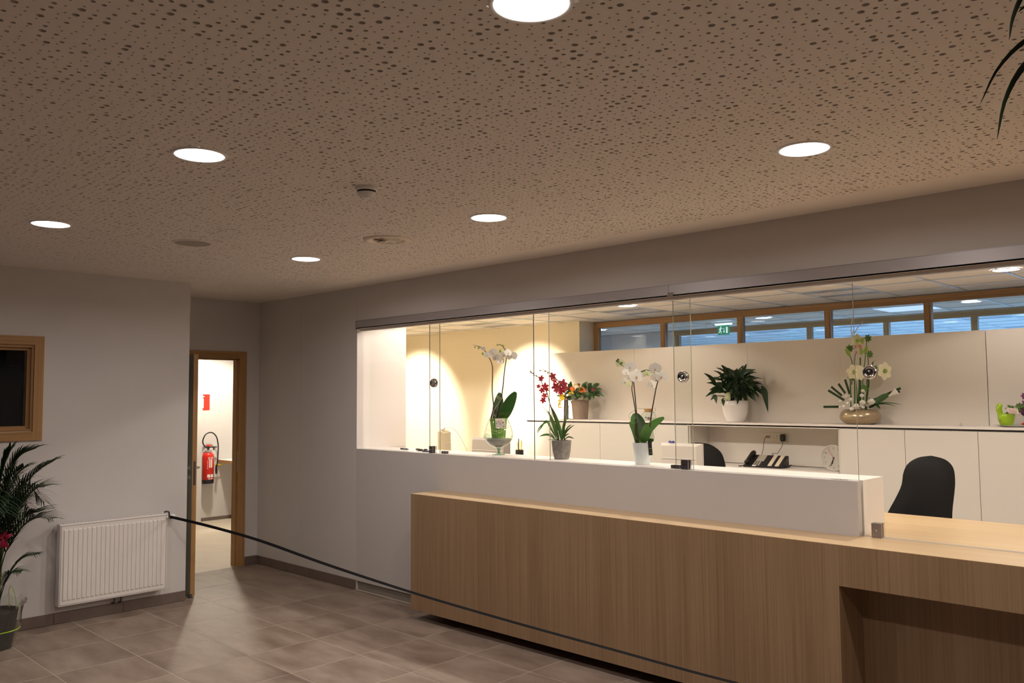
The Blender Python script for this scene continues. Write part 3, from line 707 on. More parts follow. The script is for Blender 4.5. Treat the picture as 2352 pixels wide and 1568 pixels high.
# suspended ceilings: tiles one by one on a grid of bars
def grid_ceiling(name, label, x0, x1, y0, y1, gx, gy, skip, s=.6, tilemat=CTILE, far=None):
    c = struct(name, label, MB().box(x0, x1, y0, y1, ZO + .02, ZO + .05), CTILE, cat='ceiling')
    bars = MB()
    i0 = math.floor((x0 - gx) / s); i1 = math.ceil((x1 - gx) / s); j0 = math.floor((y0 - gy) / s); j1 = math.ceil((y1 - gy) / s)
    base = {}
    for i in range(i0, i1 + 1):
        x = gx + i * s
        if x0 < x < x1: o = obj('grid_bar', MB().box(x - .012, x + .012, y0, y1, ZO - .002, ZO + .003), TBAR, c)
    for j in range(j0, j1 + 1):
        y = gy + j * s
        if y0 < y < y1: obj('grid_bar', MB().box(x0, x1, y - .012, y + .012, ZO - .0015, ZO + .003), TBAR, c)
    for i in range(i0, i1):
        for j in range(j0, j1):
            a, b = max(x0, gx + i * s), min(x1, gx + (i + 1) * s); e, f = max(y0, gy + j * s), min(y1, gy + (j + 1) * s)
            if b - a < .03 or f - e < .03 or (i, j) in skip: continue
            key = (round(b - a, 3), round(f - e, 3))
            if key not in base:
                o = obj('ceiling_tile', MB().box(-key[0] / 2 + .006, key[0] / 2 - .006, -key[1] / 2 + .006, key[1] / 2 - .006, 0, .012), tilemat, c); base[key] = o.data
            else:
                o = bpy.data.objects.new('ceiling_tile', base[key]); COL.objects.link(o); o.parent = c
            o.location = ((a + b) / 2, (e + f) / 2, ZO + .004)
    return c
GX, GY0 = -3.17, 3.25
# luminaires sit at cells
def cell(x, y, gx=GX, gy=GY0): return (math.floor((x - gx) / .6), math.floor((y - gy) / .6))
lum_off = [(-5.27, 3.57), (-2.87, 3.57), (-7.67, 3.57), (-.47, 3.57), (-10.07, 3.57)]
lum_cells = [cell(*q) for q in lum_off]
grid_ceiling('ceiling_office', 'suspended office ceiling of square cream tiles', OX0, OX1, .11, YW2, GX, GY0, set(lum_cells))
C3 = (-3.27, 5.31 - .6)
led_cell = cell(-3.0, 5.6, *C3)
grid_ceiling('ceiling_corridor', 'suspended grey corridor ceiling', -9, OX1, YW2 + .07, YW3, C3[0], C3[1], {led_cell})
C4 = (-3.0, 7.2)
lum3 = [(-2.5, 7.5), (-4.3, 7.5), (-5.8, 7.7), (-.7, 7.5), (-2.5, 10.1), (-4.9, 10.1), (-.1, 10.1)]
c3cells = [cell(x, y, *C4) for x, y in lum3]
grid_ceiling('ceiling_rear_office', 'bluish suspended ceiling of the room beyond the corridor', -9, OX1, YW3 + .07, 13, C4[0], C4[1], set(c3cells))
# louvre luminaires
def louvre(label, loc, lit, group):
    t = thing('louvre_luminaire', label, 'ceiling luminaire', loc, group=group)
    fr = MB().box(-.295, .295, -.295, -.285, 0, .06).box(-.295, .295, .285, .295, 0, .06).box(-.295, -.285, -.285, .285, 0, .06).box(.285, .295, -.285, .285, 0, .06)
    obj('housing', fr.box(-.295, .295, -.295, .295, .07, .075), WHITEP, t)
    obj('side_plate', MB().box(-.285, .285, -.285, -.13, .002, .006).box(-.285, .285, .13, .285, .002, .006), mat('satin_grey', (.30, .30, .31), .4, .3), t)
    lv = MB()
    for yy in (-.128, -.004, .120): lv.box(-.285, .285, yy, yy + .008, 0, .035)
    for k in range(15): lv.box(-.28 + k * .0395, -.274 + k * .0395, -.128, .128, 0, .03)
    obj('louvre_blades', lv, mat('mirror_louvre', (.85, .85, .87), .3, 0.0), t)
    for yy in (-.062, .062):
        obj('tube_lamp', MB().tube([(-.27, yy, .05), (.27, yy, .05)], .013, 10), lit, t)
    return t
TUBEO = emitter('office_tube', (1.0, .97, 1.0), 45.0)
OG = 'square louvre luminaires of the office'
def cellc(c, gx, gy): return (gx + (c[0] + .5) * .6, gy + (c[1] + .5) * .6, ZO)
pr = louvre('square louvre luminaire above the window band corner', cellc(lum_cells[0], GX, GY0), TUBEO, OG)
for c_, lb in zip(lum_cells[1:], ('square louvre luminaire above the oak window at right', 'square louvre luminaire above the snifter orchid', 'louvre luminaire right of the view in the office', 'louvre luminaire at far left in the office')):
    copy_tree(pr, cellc(c_, GX, GY0), label=lb)
p3 = louvre('bright louvre luminaire in the blue room at far right', cellc(c3cells[0], *C4), TUBE, 'luminaires of the blue room')
for c_, lb in zip(c3cells[1:], ('louvre luminaire in the blue room behind the tall twigs', 'louvre luminaire in the blue room right of the exit sign', 'louvre luminaire in the blue room outside the view', 'rear louvre luminaire in the blue room, right', 'rear louvre luminaire in the blue room, left', 'rear louvre luminaire outside the view')):
    copy_tree(p3, cellc(c_, *C4), label=lb)
for x, y in ((-5, 8.5), (-2.5, 8.5), (0, 8.5), (-4, 11), (-1, 11)):
    lamp('cool_fill_lamp', 'AREA', (x, y, ZO - .02), P_ROOM3, (.36, .62, 1.0), None, .5)  # bare area lamps without fittings, put in to light the room blue
lp = thing('led_panel', 'square pale blue led panel in the corridor ceiling', 'ceiling light', cellc(led_cell, *C3))
obj('panel', MB().box(-.29, .29, -.29, .29, -.001, .004), PANELE, lp); obj('frame', MB().box(-.3, .3, -.3, -.29, -.002, .01).box(-.3, .3, .29, .3, -.002, .01).box(-.3, -.29, -.29, .29, -.002, .01).box(.29, .3, -.29, .29, -.002, .01), WHITEP, lp)
# office downlights (recessed reflectors)
od = downlight_proto('lit office downlight above the window band, left of the exit sign', DIFF_O, 'round office downlights')
od.location = (-4.93, 2.95, ZO)
od2 = copy_tree(od, (-6.3, .85, ZO), label='office downlight above the ledge, hidden behind the lintel')
lamp('reflector_lamp', 'SPOT', (0, 0, -.012), P_OFFICE2, C_OFFICE, od, .05, 146, .18)
for x, y, lb in ((-1.33, 3.02, 'lit office downlight at far right just below the grey rail'), (1.2, 2.9, 'office downlight outside the right edge of the view')):
    copy_tree(od, (x, y, ZO), label=lb)
lamp('ledge_reflector', 'SPOT', (0, 0, -.012), P_OFFICE, (1, .90, .78), od2, .05, 150, .18)
for x, y in ((-9.8, 1.95), (-7.6, 1.95)): copy_tree(od2, (x, y, ZO), label='added unseen downlight brightening the far left of the office')  # two added out of sight to brighten the far left rear wall
for x in (-6.9, -5.0, -3.2, -1.4, .4, 2.2):
    copy_tree(od2, (x, .85, ZO), label='office downlight above the ledge, hidden behind the lintel')
for x, tx in ((-7.30, -7.28), (-9.75, -9.72)):
    ws = thing('wall_washer_spot', 'aimed ceiling spot lighting the rear office wall at far left' if x < -9 else 'aimed ceiling spot lighting the rear wall left of the cabinets', 'spotlight', (x, 2.25, ZO), group='aimed spots of the office')
    obj('spot_housing', MB().lathe([(0, -.001), (.05, -.001), (.055, -.01), (.06, 0)], (0, 0, 0), 24), WHITEP, ws)
    dv = Vector((tx, YW1, 1.42)) - Vector((x, 2.25, ZO - .03))
    lo_ = lamp('aimed_bulb', 'SPOT', (0, 0, -.03), P_WASH, (1, .88, .70), ws, .03, 56, .45); lo_.rotation_euler = dv.to_track_quat('-Z', 'Y').to_euler()
cd = downlight_proto('lit corridor downlight between exit sign and led panel', DIFF_C, 'round corridor downlights'); cd.location = (-4.63, 5.40, ZO)
lamp('corridor_bulb', 'SPOT', (0, 0, -.012), P_CORR, (.72, .84, 1.0), cd, .08, 170, .4)
copy_tree(cd, (-2.23, 5.35, ZO), label='lit corridor downlight near the right end of the window band')
copy_tree(cd, (-7.2, 5.35, ZO), label='corridor downlight at far left, hidden'); copy_tree(cd, (.2, 5.35, ZO), label='corridor downlight outside the view')

# exit sign
ex = thing('exit_sign', 'green emergency exit sign with running man hanging in the corridor', 'sign', (-5.25, 5.5, 2.445))
obj('plate', MB().box(-.085, .085, -.006, .006, 0, .125), EXITG, ex)
obj('lamp_bar', MB().rbox(-.12, .12, -.02, .02, .128, .150, .004), emitter('exit_lamp', (.75, .9, 1), 2.0), ex)
obj('hanger', MB().tube([(-.1, 0, .15), (-.1, 0, .172)], .003, 6).tube([(.1, 0, .15), (.1, 0, .172)], .003, 6), ALU, ex)
pc = MB().ball((-.038, -.007, .105), .009, 8, (1, .3, 1))
for q in ([(-.045, .095), (-.03, .093), (-.038, .058), (-.052, .062)], [(-.052, .064), (-.04, .060), (-.052, .035), (-.072, .025), (-.075, .032), (-.060, .042)], [(-.050, .062), (-.038, .058), (-.028, .040), (-.030, .018), (-.038, .018), (-.038, .038)],
          [(-.032, .092), (-.012, .080), (-.014, .074), (-.034, .084)], [(-.046, .092), (-.062, .078), (-.066, .062), (-.060, .062), (-.055, .076), (-.044, .084)],
          [(.004, .09), (.012, .09), (.012, .045), (.022, .045), (.008, .022), (-.006, .045), (.004, .045)], [(.038, .102), (.064, .102), (.064, .02), (.038, .02)]):
    pc.prism(q, -.0072, -.006)
obj('pictogram', pc, emitter('exit_pictogram', (.8, .95, .85), .8), ex)
sd2 = thing('corridor_smoke_detector', 'white smoke detector on the corridor ceiling beside the exit sign', 'smoke detector', (-5.55, 5.62, ZO))
obj('body', MB().lathe([(0, 0), (.05, 0), (.05, -.02), (.035, -.045), (0, -.05)], (0, 0, 0), 24), WHITEP, sd2, sm=False)

# ------------------------------------------------------------ rear cabinets
YF = 3.45; ZT = 1.372
CX = [(-6.90, -5.72, 'low white cabinet at the left end of the row'), (-5.72, -4.52, 'low white cabinet left of the open telephone niche'),
      (-2.875, -2.29, 'low cream cabinet right of the niche, behind the glass edge'), (-2.29, -1.70, 'low cream cabinet behind the big black office chair'),
      (-1.70, -1.11, 'low glossy cabinet at the right edge of the picture'), (-1.11, -.52, 'low cabinet outside the right of the view'), (-.52, .07, 'second low cabinet outside the right of the view')]
for a, b, lb in CX:
    t = thing('cabinet', lb, 'cabinet', (a, YF, 0), group='low cabinets along the rear wall')
    obj('body', MB().box(.0005, b - a - .0005, .02, .395, 0, ZT - .0345), LAMF, t)
    obj('door', MB().rbox(.002, b - a - .002, 0, .019, .05, ZT - .038, .0008), LAMG if a > -3 else LAMF, t)
t = thing('open_niche', 'open cream niche with shelf holding the telephone', 'shelf unit', (-4.52, YF, 0))
obj('side', MB().box(0, .018, .012, .395, .9, ZT - .0345), LAMC, t); obj('side', MB().box(1.627, 1.645, .012, .395, .9, ZT - .0345), LAMC, t)
obj('top_rail', MB().box(.018, 1.627, .012, .38, ZT - .0405, ZT - .0345), LAM, t)
obj('back', MB().box(.018, 1.627, .380, .395, .93, ZT - .034), LAMC, t)
obj('shelf', MB().box(.018, 1.627, -.02, .380, .895, .925), LAM, t)
obj('front_edge', MB().box(0, 1.645, -.006, .012, ZT - .042, ZT - .0345), LAM, t)
obj('lower_front', MB().box(0.001, 1.644, .01, .395, 0, .895), LAM, t)
t = thing('worktop', 'long thin white top board over the rear cabinets', 'worktop', (-6.91, YF, ZT))
obj('board', MB().rbox(0, 7.0, -.006, .40, -.020, 0, .0015), LAM, t)
obj('shadow_gap', MB().box(0.005, 2.39, .012, .39, -.0335, -.0205).box(4.04, 6.99, .012, .39, -.0335, -.0205), DARKGREY, t)
# sockets
t = thing('socket_plate', 'cream triple socket plate on the niche back', 'socket', (-3.72, 3.829, 1.205))
obj('plate', MB().rbox(-.13, .13, -.008, 0, -.04, .055, .003), mat('socket_cream', (.72, .66, .55), .5), t)
obj('data_port', MB().box(-.095, -.045, -.010, -.008, .0, .025), mat('port_grey', (.35, .3, .25), .5), t)
obj('socket', MB().lathe([(0, .002), (.02, .002), (.022, .004), (.0225, 0)], (.01, -.008, .015), 20, (0, -1, 0)), MATS['socket_cream'], t)
t = thing('power_adapter', 'black plug in power adapter on the niche back', 'adapter', (-3.615, 3.82, 1.21))
obj('housing', MB().rbox(-.028, .028, -.045, 0, -.035, .04, .012), BLACKP, t)
obj('cable', MB().tube(smooth([(0, -.03, -.035), (.002, -.04, -.07), (-.03, -.05, -.13), (-.045, -.06, -.155), (-.10, -.07, -.16), (-.06, -.08, -.19), (-.055, -.10, -.215), (-.075, -.11, -.228)], 28), .0026, 6), BLACKP, t)
t = thing('network_cable', 'thin dark network cable running from the socket to the telephone', 'cable', (-3.795, 3.82, 1.222))
obj('plug', MB().rbox(-.008, .008, -.02, 0, -.006, .008, .002), GREYP, t)
obj('cord', MB().tube(smooth([(0, -.015, 0), (-.02, -.03, -.03), (-.03, -.05, -.14), (-.04, -.10, -.235)], 20), .003, 6), BLACKP, t)
# telephone
ph = thing('telephone', 'black desk telephone with two cream key strips in the niche', 'telephone', (-3.72, 3.56, .925), .04)
def wedge(x0, x1, y0, y1, z0, z1, t=0.0): return [(x0, y0, t), (x1, y0, t), (x1, y1, t), (x0, y1, t), (x0, y0, z0), (x1, y0, z0), (x1, y1, z1), (x0, y1, z1)]
BF = [(0, 3, 2, 1), (4, 5, 6, 7), (0, 1, 5, 4), (1, 2, 6, 5), (2, 3, 7, 6), (3, 0, 4, 7)]
obj('base', MB().add(wedge(-.17, .235, -.09, .09, .012, .115), BF), BLACKP, ph)
def onface(x0, x1, a, b, lift=.002, th=.004):
    s_ = .103 / .18; z = lambda y: .012 + (y + .09) * s_
    ya, yb = -.09 + a * .18, -.09 + b * .18
    return [(x0, ya, z(ya)), (x1, ya, z(ya)), (x1, yb, z(yb)), (x0, yb, z(yb)), (x0, ya, z(ya) + lift + th), (x1, ya, z(ya) + lift + th), (x1, yb, z(yb) + lift + th), (x0, yb, z(yb) + lift + th)]
obj('display', MB().add(onface(-.07, .015, .45, .95), BF), SCREENM, ph)
obj('key_strip', MB().add(onface(.085, .125, .08, .97), BF), LABELM, ph); obj('key_strip', MB().add(onface(.160, .200, .08, .97), BF), LABELM, ph)
kp = MB()
for i in range(4):
    for j in range(3): kp.add(onface(-.075 + j * .026, -.057 + j * .026, .06 + i * .095, .12 + i * .095, .002, .002), BF)
obj('keypad', kp, GREYP, ph); obj('logo_key', MB().add(onface(-.075, -.035, .01, .05), BF), WHITES, ph)
hs = obj('handset', MB().tube(smooth([(-.135, -.085, .045), (-.135, -.05, .075), (-.135, .02, .115), (-.135, .09, .135)], 10), [.026, .024, .02, .018, .017, .017, .018, .02, .024, .027, .026], 10), BLACKP, ph, sm=True)
obj('handset_cord', MB().tube(smooth([(-.14, -.09, .03), (-.19, -.10, .006), (-.23, -.07, .006), (-.19, -.02, .006)], 14), .004, 6), BLACKP, ph)
obj('spare_cable', MB().tube(smooth([(.235, .02, .02), (.27, .0, .01), (.28, .04, .03), (.25, .06, .02), (.27, .03, .012)], 16), .003, 6), BLACKP, ph)
# clock
ck = thing('wall_clock', 'round white clock leaning in the niche, partly behind the cabinet', 'clock', (-2.985, 3.56, .926))
obj('rim', MB().lathe([(.112, 0), (.118, -.012), (.124, -.006), (.124, .02), (0, .02)], (0, 0, .124), 40, (0, 1, 0)), mat('clear_rim', (.70, .68, .64), .25), ck, sm=False)
obj('dial', MB().lathe([(0, 0), (.113, 0)], (0, -.002, .124), 40, (0, -1, 0)), mat('clock_dial', (.50, .47, .43), .6), ck)
hd_ = MB()
for ang, ln, wd in ((203, .085, .005), (195, .06, .007)):
    a = math.radians(ang); hd_.tube([(0, -.006, .124), (ln * math.sin(a), -.006, .124 + ln * math.cos(a))], wd / 2, 6)
hd_.lathe([(0, .008), (.008, .008), (.008, 0)], (0, 0, .124), 12, (0, -1, 0)); obj('hands', hd_, BLACKP, ck)
a = math.radians(-32); obj('second_hand', MB().tube([(0, -.008, .124), (.095 * math.sin(a), -.008, .124 + .095 * math.cos(a))], .0012, 5), REDS, ck)
def text_mesh(s, size, depth=.0008):
    cu = bpy.data.curves.new('t', 'FONT'); cu.body = s; cu.size = size; cu.extrude = depth; cu.align_x = 'CENTER'; cu.align_y = 'CENTER'
    to = bpy.data.objects.new('t', cu); me_ = bpy.data.meshes.new_from_object(to); bpy.data.objects.remove(to); return me_
for n_ in range(1, 13):
    a = math.radians(n_ * 30); mm = text_mesh(str(n_), .026); mm.materials.append(GREYP)
    o = bpy.data.objects.new('numeral', mm); COL.objects.link(o); o.parent = ck; o.rotation_euler = (PI / 2, 0, 0)
    o.location = (.090 * math.sin(a), -.004, .124 + .090 * math.cos(a))

# ------------------------------------------------------------ plants: drawn in the plane facing the room, with depth
RXV = Vector((math.cos(YAW), math.sin(YAW), 0)); BKV = Vector((-math.sin(YAW), math.cos(YAW), 0)); UPV = Vector((0, 0, 1)); FRONT = -BKV
class Sk:
    """sketch frame: u to the right, v up (metres per unit k), w = depth towards the rear; local to the plant's base"""
    def __init__(s, ox, oy, k, sx=1.0): s.ox, s.oy, s.k = ox, oy, k * sx
    def __call__(s, x, y, w=0.0): return RXV * ((x - s.ox) * s.k) + UPV * ((s.oy - y) * s.k) + BKV * w
def petal(mb, c, d, n, L_, W_, cup=.15, m=5):
    """one rounded petal from c along d (in plane with normal n)"""
    d = d.normalized(); n = n.normalized(); sd = d.cross(n).normalized(); V = []; F = []
    for i in range(m + 1):
        t = i / m; h = W_ * .5 * (math.sin(PI * (t * .88 + .08)) ** .7); bend = n * (cup * L_ * (t * t) * -1)
        p = c + d * (L_ * t) + bend
        V += [p - sd * h - n * cup * h * .4, p, p + sd * h - n * cup * h * .4]
    for i in range(m): a = i * 3; F += [(a, a + 1, a + 4, a + 3), (a + 1, a + 2, a + 5, a + 4)]
    mb.add(V, F)
def moth_flower(par, c, r, n=None, m=PETW, roll=0.0, lip=LIP, side=False):
    n = (n or FRONT + Vector((random.uniform(-.3, .3), random.uniform(-.3, .3), random.uniform(-.1, .2)))).normalized()
    e1 = UPV.cross(n).normalized(); e2 = n.cross(e1)
    D = lambda a: e1 * math.cos(math.radians(a) + roll) + e2 * math.sin(math.radians(a) + roll)
    mb = MB(); r = r * 1.16
    for a in (90, 215, 325): petal(mb, c, D(a), n, r * 1.0, r * .75, .1)
    for a in (5, 175): petal(mb, c + n * .002 - D(a) * r * .1, D(a), n, r * 1.18, r * 1.5, .05)
    f = obj('flower', mb, m, par, sm=True)
    lm = MB(); lm.ball(c + n * r * .12 + e2 * (-.12 * r), r * .10, 8, (1, 1, 1.2)); petal(lm, c + n * r * .10 - e2 * .12 * r, -e2 + n * .5, n, r * .26, r * .2, .3)
    obj('lip', lm, lip, f, sm=True)
    return f
def star_flower(par, c, r, m, n=None, k=6, name='flower', centre=None, wf=.6):
    n = (n or FRONT + Vector((random.uniform(-.6, .6), random.uniform(-.6, .6), random.uniform(-.2, .4)))).normalized()
    e1 = UPV.cross(n).normalized(); e2 = n.cross(e1); mb = MB(); r0_ = random.uniform(0, 1)
    for i in range(k):
        a = r0_ + i * 2 * PI / k; petal(mb, c, e1 * math.cos(a) + e2 * math.sin(a) + n * .25, n, r * 1.1, r * wf, .2)
    f = obj(name, mb, m, par, sm=True)
    if centre: obj('flower_centre', MB().ball(c + n * r * .1, r * .28, 8), centre, f, sm=True)
    return f
def rose(par, c, r, m, name='flower'):
    mb = MB().ball(c, r * .62, 10, (1, 1, .9))
    for lay, (rr, k, tilt) in enumerate(((1, 6, .35), (.8, 5, 1.0), (.6, 4, 2.0))):
        for i in range(k):
            a = i * 2 * PI / k + lay * .6; rad = Vector((math.cos(a), math.sin(a), 0)); tn = Vector((-math.sin(a), math.cos(a), 0))
            d = (rad + UPV * tilt).normalized(); petal(mb, c - UPV * r * .25, d, tn.cross(d), r * rr, r * 1.1, -.25, 4)
    return obj(name, mb, m, par, sm=True)
def stem(par, S_, pts, r, m, name='stem', w=0, n=16, taper=.6):
    P_ = [S_(x, y, (q[0] if q else w)) for x, y, *q in pts]
    P_ = smooth(P_, n); return obj(name, MB().tube(P_, [r * (1 - (1 - taper) * i / n) for i in range(n + 1)], 7), m, par, sm=True)
def sleaf(par, S_, pts, wpx, m, w0=0, w1=.03, name='leaf', fold=.25, tilt=(0, 0, 0), prof=None, n=12):
    k = len(pts) - 1; P_ = [S_(x, y, w0 + (w1 - w0) * i / k) for i, (x, y) in enumerate(pts)]
    return obj(name, MB().leaf(P_, wpx * S_.k, FRONT + Vector(tilt), n, fold, prof), m, par, sm=True)
def LANCE(t): return max(.02, min(1, (t * 3.2 + .15)) * (1 - t) ** .75 * 1.25)
def ell(t): return max(0.06, math.sin(PI * (t * .93 + .05)) ** .55)
def strap_(t): return min(1, .35 + t * 3) * (1 - t ** 5) ** .8 if t < 1 else .02

# --- orchid in the glass snifter
S = Sk(1155, 1045, .003363)
v = thing('orchid_snifter', 'tall white moth orchid planted in a footed snifter glass with green wrap', 'orchid', (-4.17, .235, ZL))
K = S.k
obj('snifter_glass', MB().lathe([(0, .003), (15 * K, .002), (15 * K, .006), (5 * K, 3 * K), (3.6 * K, 6 * K), (3.8 * K, 11 * K), (6 * K, 14.5 * K), (12 * K, 18 * K), (22 * K, 23 * K), (29 * K, 31 * K), (33 * K, 42 * K), (32.5 * K, 52 * K), (29 * K, 65 * K), (23 * K, 78 * K), (20 * K, 84 * K)], (0, 0, 0), 48), GLG, v, sm=True)
obj('glass_stem', MB().lathe([(0, .001), (14 * K, .001), (13 * K, 1.6 * K), (3.4 * K, 3 * K), (2.6 * K, 8 * K), (4.4 * K, 12 * K), (6 * K, 14.5 * K), (0, 14.6 * K)], (0, 0, 0), 32), glass('thick_green_glass', (.55, .72, .62), 1.5, 2.5), v, sm=True)
obj('sand', MB().lathe([(0, 17 * K), (11 * K, 18.5 * K), (21 * K, 23.5 * K), (28 * K, 31.5 * K), (30 * K, 36 * K), (20 * K, 38 * K), (0, 37 * K)], (0, 0, 0), 32), SAND, v, sm=True)
wr_ = MB(); V = []; nn = 40
for zz, rr in ((38 * K, 15 * K), (60 * K, 16.5 * K), (84 * K, 19 * K)):
    for i in range(nn):
        a = i * 2 * PI / nn; q = rr * (1 + .06 * (i % 2)); V.append((q * math.cos(a), q * math.sin(a), zz))
F = [(j * nn + i, j * nn + (i + 1) % nn, (j + 1) * nn + (i + 1) % nn, (j + 1) * nn + i) for j in range(2) for i in range(nn)]
obj('green_wrap', wr_.add(V, F), GREENL, v)
obj('soil', MB().lathe([(0, 78 * K), (18 * K, 78 * K)], (0, 0, 0), 24), SOIL, v)
for c_ in ((1128, 1003, -.05, 8), (1150, 1006, -.09, 5), (1183, 1006, -.03, 6), (1140, 1008, -.08, 3.5)):
    obj('glass_bead', MB().ball(S(*c_[:3]), c_[3] * K, 12), GLG, v, sm=True)
stem(v, S, [(1143, 965), (1144, 935), (1141, 900), (1142, 862), (1141, 838), (1134, 822), (1126, 808), (1112, 797), (1098, 793)], .0052, STEM, n=26, taper=.45)
stem(v, S, [(1150, 965), (1160, 925), (1165, 895), (1170, 850), (1175, 815), (1168, 800), (1160, 793), (1151, 794)], .0052, STEM, n=26, taper=.45)
stem(v, S, [(1139, 970), (1144, 938), (1152, 950)], .0035, STEM, 'support_stick', n=8)
obj('support_stick', MB().tube([S(1136, 968, -.01), S(1143, 943, 0)], .006, 6), STEM, v)
for x, y, r_ in ((1121, 802, 5), (1131, 817, 7), (1144, 811, 8.5), (1150, 822, 9), (1160, 830, 8.5), (1168, 817, 8), (1187, 819, 10.5), (1178, 812, 8)):
    moth_flower(v, S(x, y, random.uniform(-.03, .02)), r_ * K, m=PETW, n=FRONT + RXV * random.uniform(-.9, .9) + UPV * random.uniform(-.2, .2))
for x, y, r_ in ((1110, 800, 2.4), (1102, 798, 2), (1167, 796, 3), (1161, 808, 4), (1120, 813, 3), (1155, 793, 2)): obj('bud', MB().ball(S(x, y), r_ * K, 8, (1, 1, 1.25)), GREENB, v, sm=True)
sleaf(v, S, [(1152, 966), (1152, 945), (1156, 925), (1158, 903)], 23, GREENO, .0, .04, prof=ell)
sleaf(v, S, [(1160, 966), (1170, 950), (1182, 925), (1195, 902)], 27, GREENO, -.01, -.02, prof=ell, fold=.15)
sleaf(v, S, [(1158, 964), (1164, 955), (1167, 947)], 14, GREENO, -.03, -.05, prof=ell)
cd_ = obj('gift_card', MB().add([S(1148, 962, -.075), S(1170, 962, -.072), S(1172, 984, -.078), S(1149, 984, -.082)], [(0, 1, 2, 3)]), CARD, v)
sp = MB()
for x, y, r_ in ((1151, 973, 1.2), (1156, 970, 1), (1159, 974, 1.3), (1166, 971, 2), (1162, 966, .8), (1167, 980, 1.4)): sp.lathe([(0, .0012), (r_ * K, .0008)], S(x, y, -.080), 8, FRONT)
obj('printed_blossoms', sp, mat('print_mauve', (.35, .12, .13), .6), cd_)
for pts in ([(1141, 905, -.01), (1135, 912, .0), (1142, 918, .0), (1152, 911, .0), (1162, 916, 0), (1171, 905, 0), (1166, 890, 0)], [(1150, 912, -.02), (1158, 918, -.03), (1167, 912, -.03), (1150, 935, -.04), (1143, 950, -.05), (1150, 958, -.06)], [(1127, 985, -.06), (1150, 990, -.10), (1180, 980, -.05), (1150, 996, -.1), (1128, 988, -.05)]):
    stem(v, S, pts, .0012, WIREP, 'wire', n=30, taper=1)

# --- crimson orchid in the concrete pot
S = Sk(1291, 1055.5, .003095); K = S.k
Z_ = 6.535
def q_(x, y): return (1200 + x / Z_, 830 + y / Z_)
v = thing('crimson_orchid', 'crimson red orchid in an octagonal concrete pot on the ledge', 'orchid', (-3.5, .20, ZL))
obj('pot', MB().lathe([(0, .001), (16.5 * K, .001), (20.5 * K, 17 * K), (23 * K, 43 * K), (21 * K, 43 * K), (18 * K, 36 * K), (0, 36 * K)], (0, 0, 0), 8), CONC, v)
obj('soil', MB().lathe([(0, 38 * K), (19.5 * K, 38.5 * K)], (0, 0, 0), 8), SOIL, v)
for pts in ([(540, 1190), (520, 950), (430, 660), (385, 480), (320, 350), (265, 255), (215, 220), (150, 185), (75, 150)], [(640, 1190), (640, 900), (650, 650), (655, 460), (560, 310), (440, 185), (370, 150), (330, 135), (285, 142)]):
    stem(v, S, [q_(*p_) for p_ in pts], .0045, STEM, n=26, taper=.3)
for x, y, r_ in ((300, 262, 44), (258, 380, 30), (355, 385, 52), (310, 440, 42), (345, 520, 42), (325, 590, 42), (380, 430, 34), (470, 230, 52), (500, 300, 42), (520, 385, 62), (622, 345, 66), (600, 440, 62), (655, 410, 50), (585, 480, 40), (530, 440, 45)):
    p_ = q_(x, y); star_flower(v, S(*p_, random.uniform(-.02, .015)), r_ / Z_ * K * 1.12, PETR, k=5, wf=.68)
for x, y in ((75, 152), (95, 172), (145, 183), (172, 212), (285, 142), (360, 155), (400, 180), (225, 222)):
    obj('bud', MB().ball(S(*q_(x, y)), .0065, 6, (1.6, 1, .7)), STEM, v, sm=True)
for pts, wd in (([(560, 1190), (520, 1080), (470, 930), (385, 730)], 62), ([(590, 1190), (560, 1000), (500, 820), (435, 670)], 58), ([(535, 1190), (450, 1020), (390, 925), (310, 955), (240, 1040), (215, 1185)], 22),
                ([(530, 1190), (430, 1010), (370, 900), (290, 1000), (235, 1080)], 22), ([(505, 1190), (430, 1120), (350, 1110), (262, 1135)], 34), ([(640, 1190), (690, 1145), (740, 1150), (783, 1168)], 22),
                ([(630, 1190), (660, 1080), (720, 1010), (790, 958)], 22), ([(620, 1180), (650, 1070), (700, 990), (752, 958)], 24), ([(610, 1190), (620, 1000), (670, 800), (720, 640)], 16),
                ([(640, 1150), (675, 1110), (715, 1095)], 18), ([(560, 1190), (480, 900), (380, 760), (275, 628)], 10), ([(610, 1190), (625, 1020), (670, 890)], 40), ([(600, 1190), (585, 1040), (545, 880)], 26),
                ([(590, 1190), (620, 950), (690, 870), (780, 890)], 14), ([(520, 1190), (450, 1100), (420, 1075)], 14), ([(570, 1190), (470, 1180), (385, 1188)], 10)):
    sleaf(v, S, [q_(*p_) for p_ in pts], wd / Z_, GREENM if random.random() < .5 else GREENO, 0, random.uniform(-.05, .04), tilt=(random.uniform(-.3, .3), random.uniform(-.3, .3), .2), n=16)

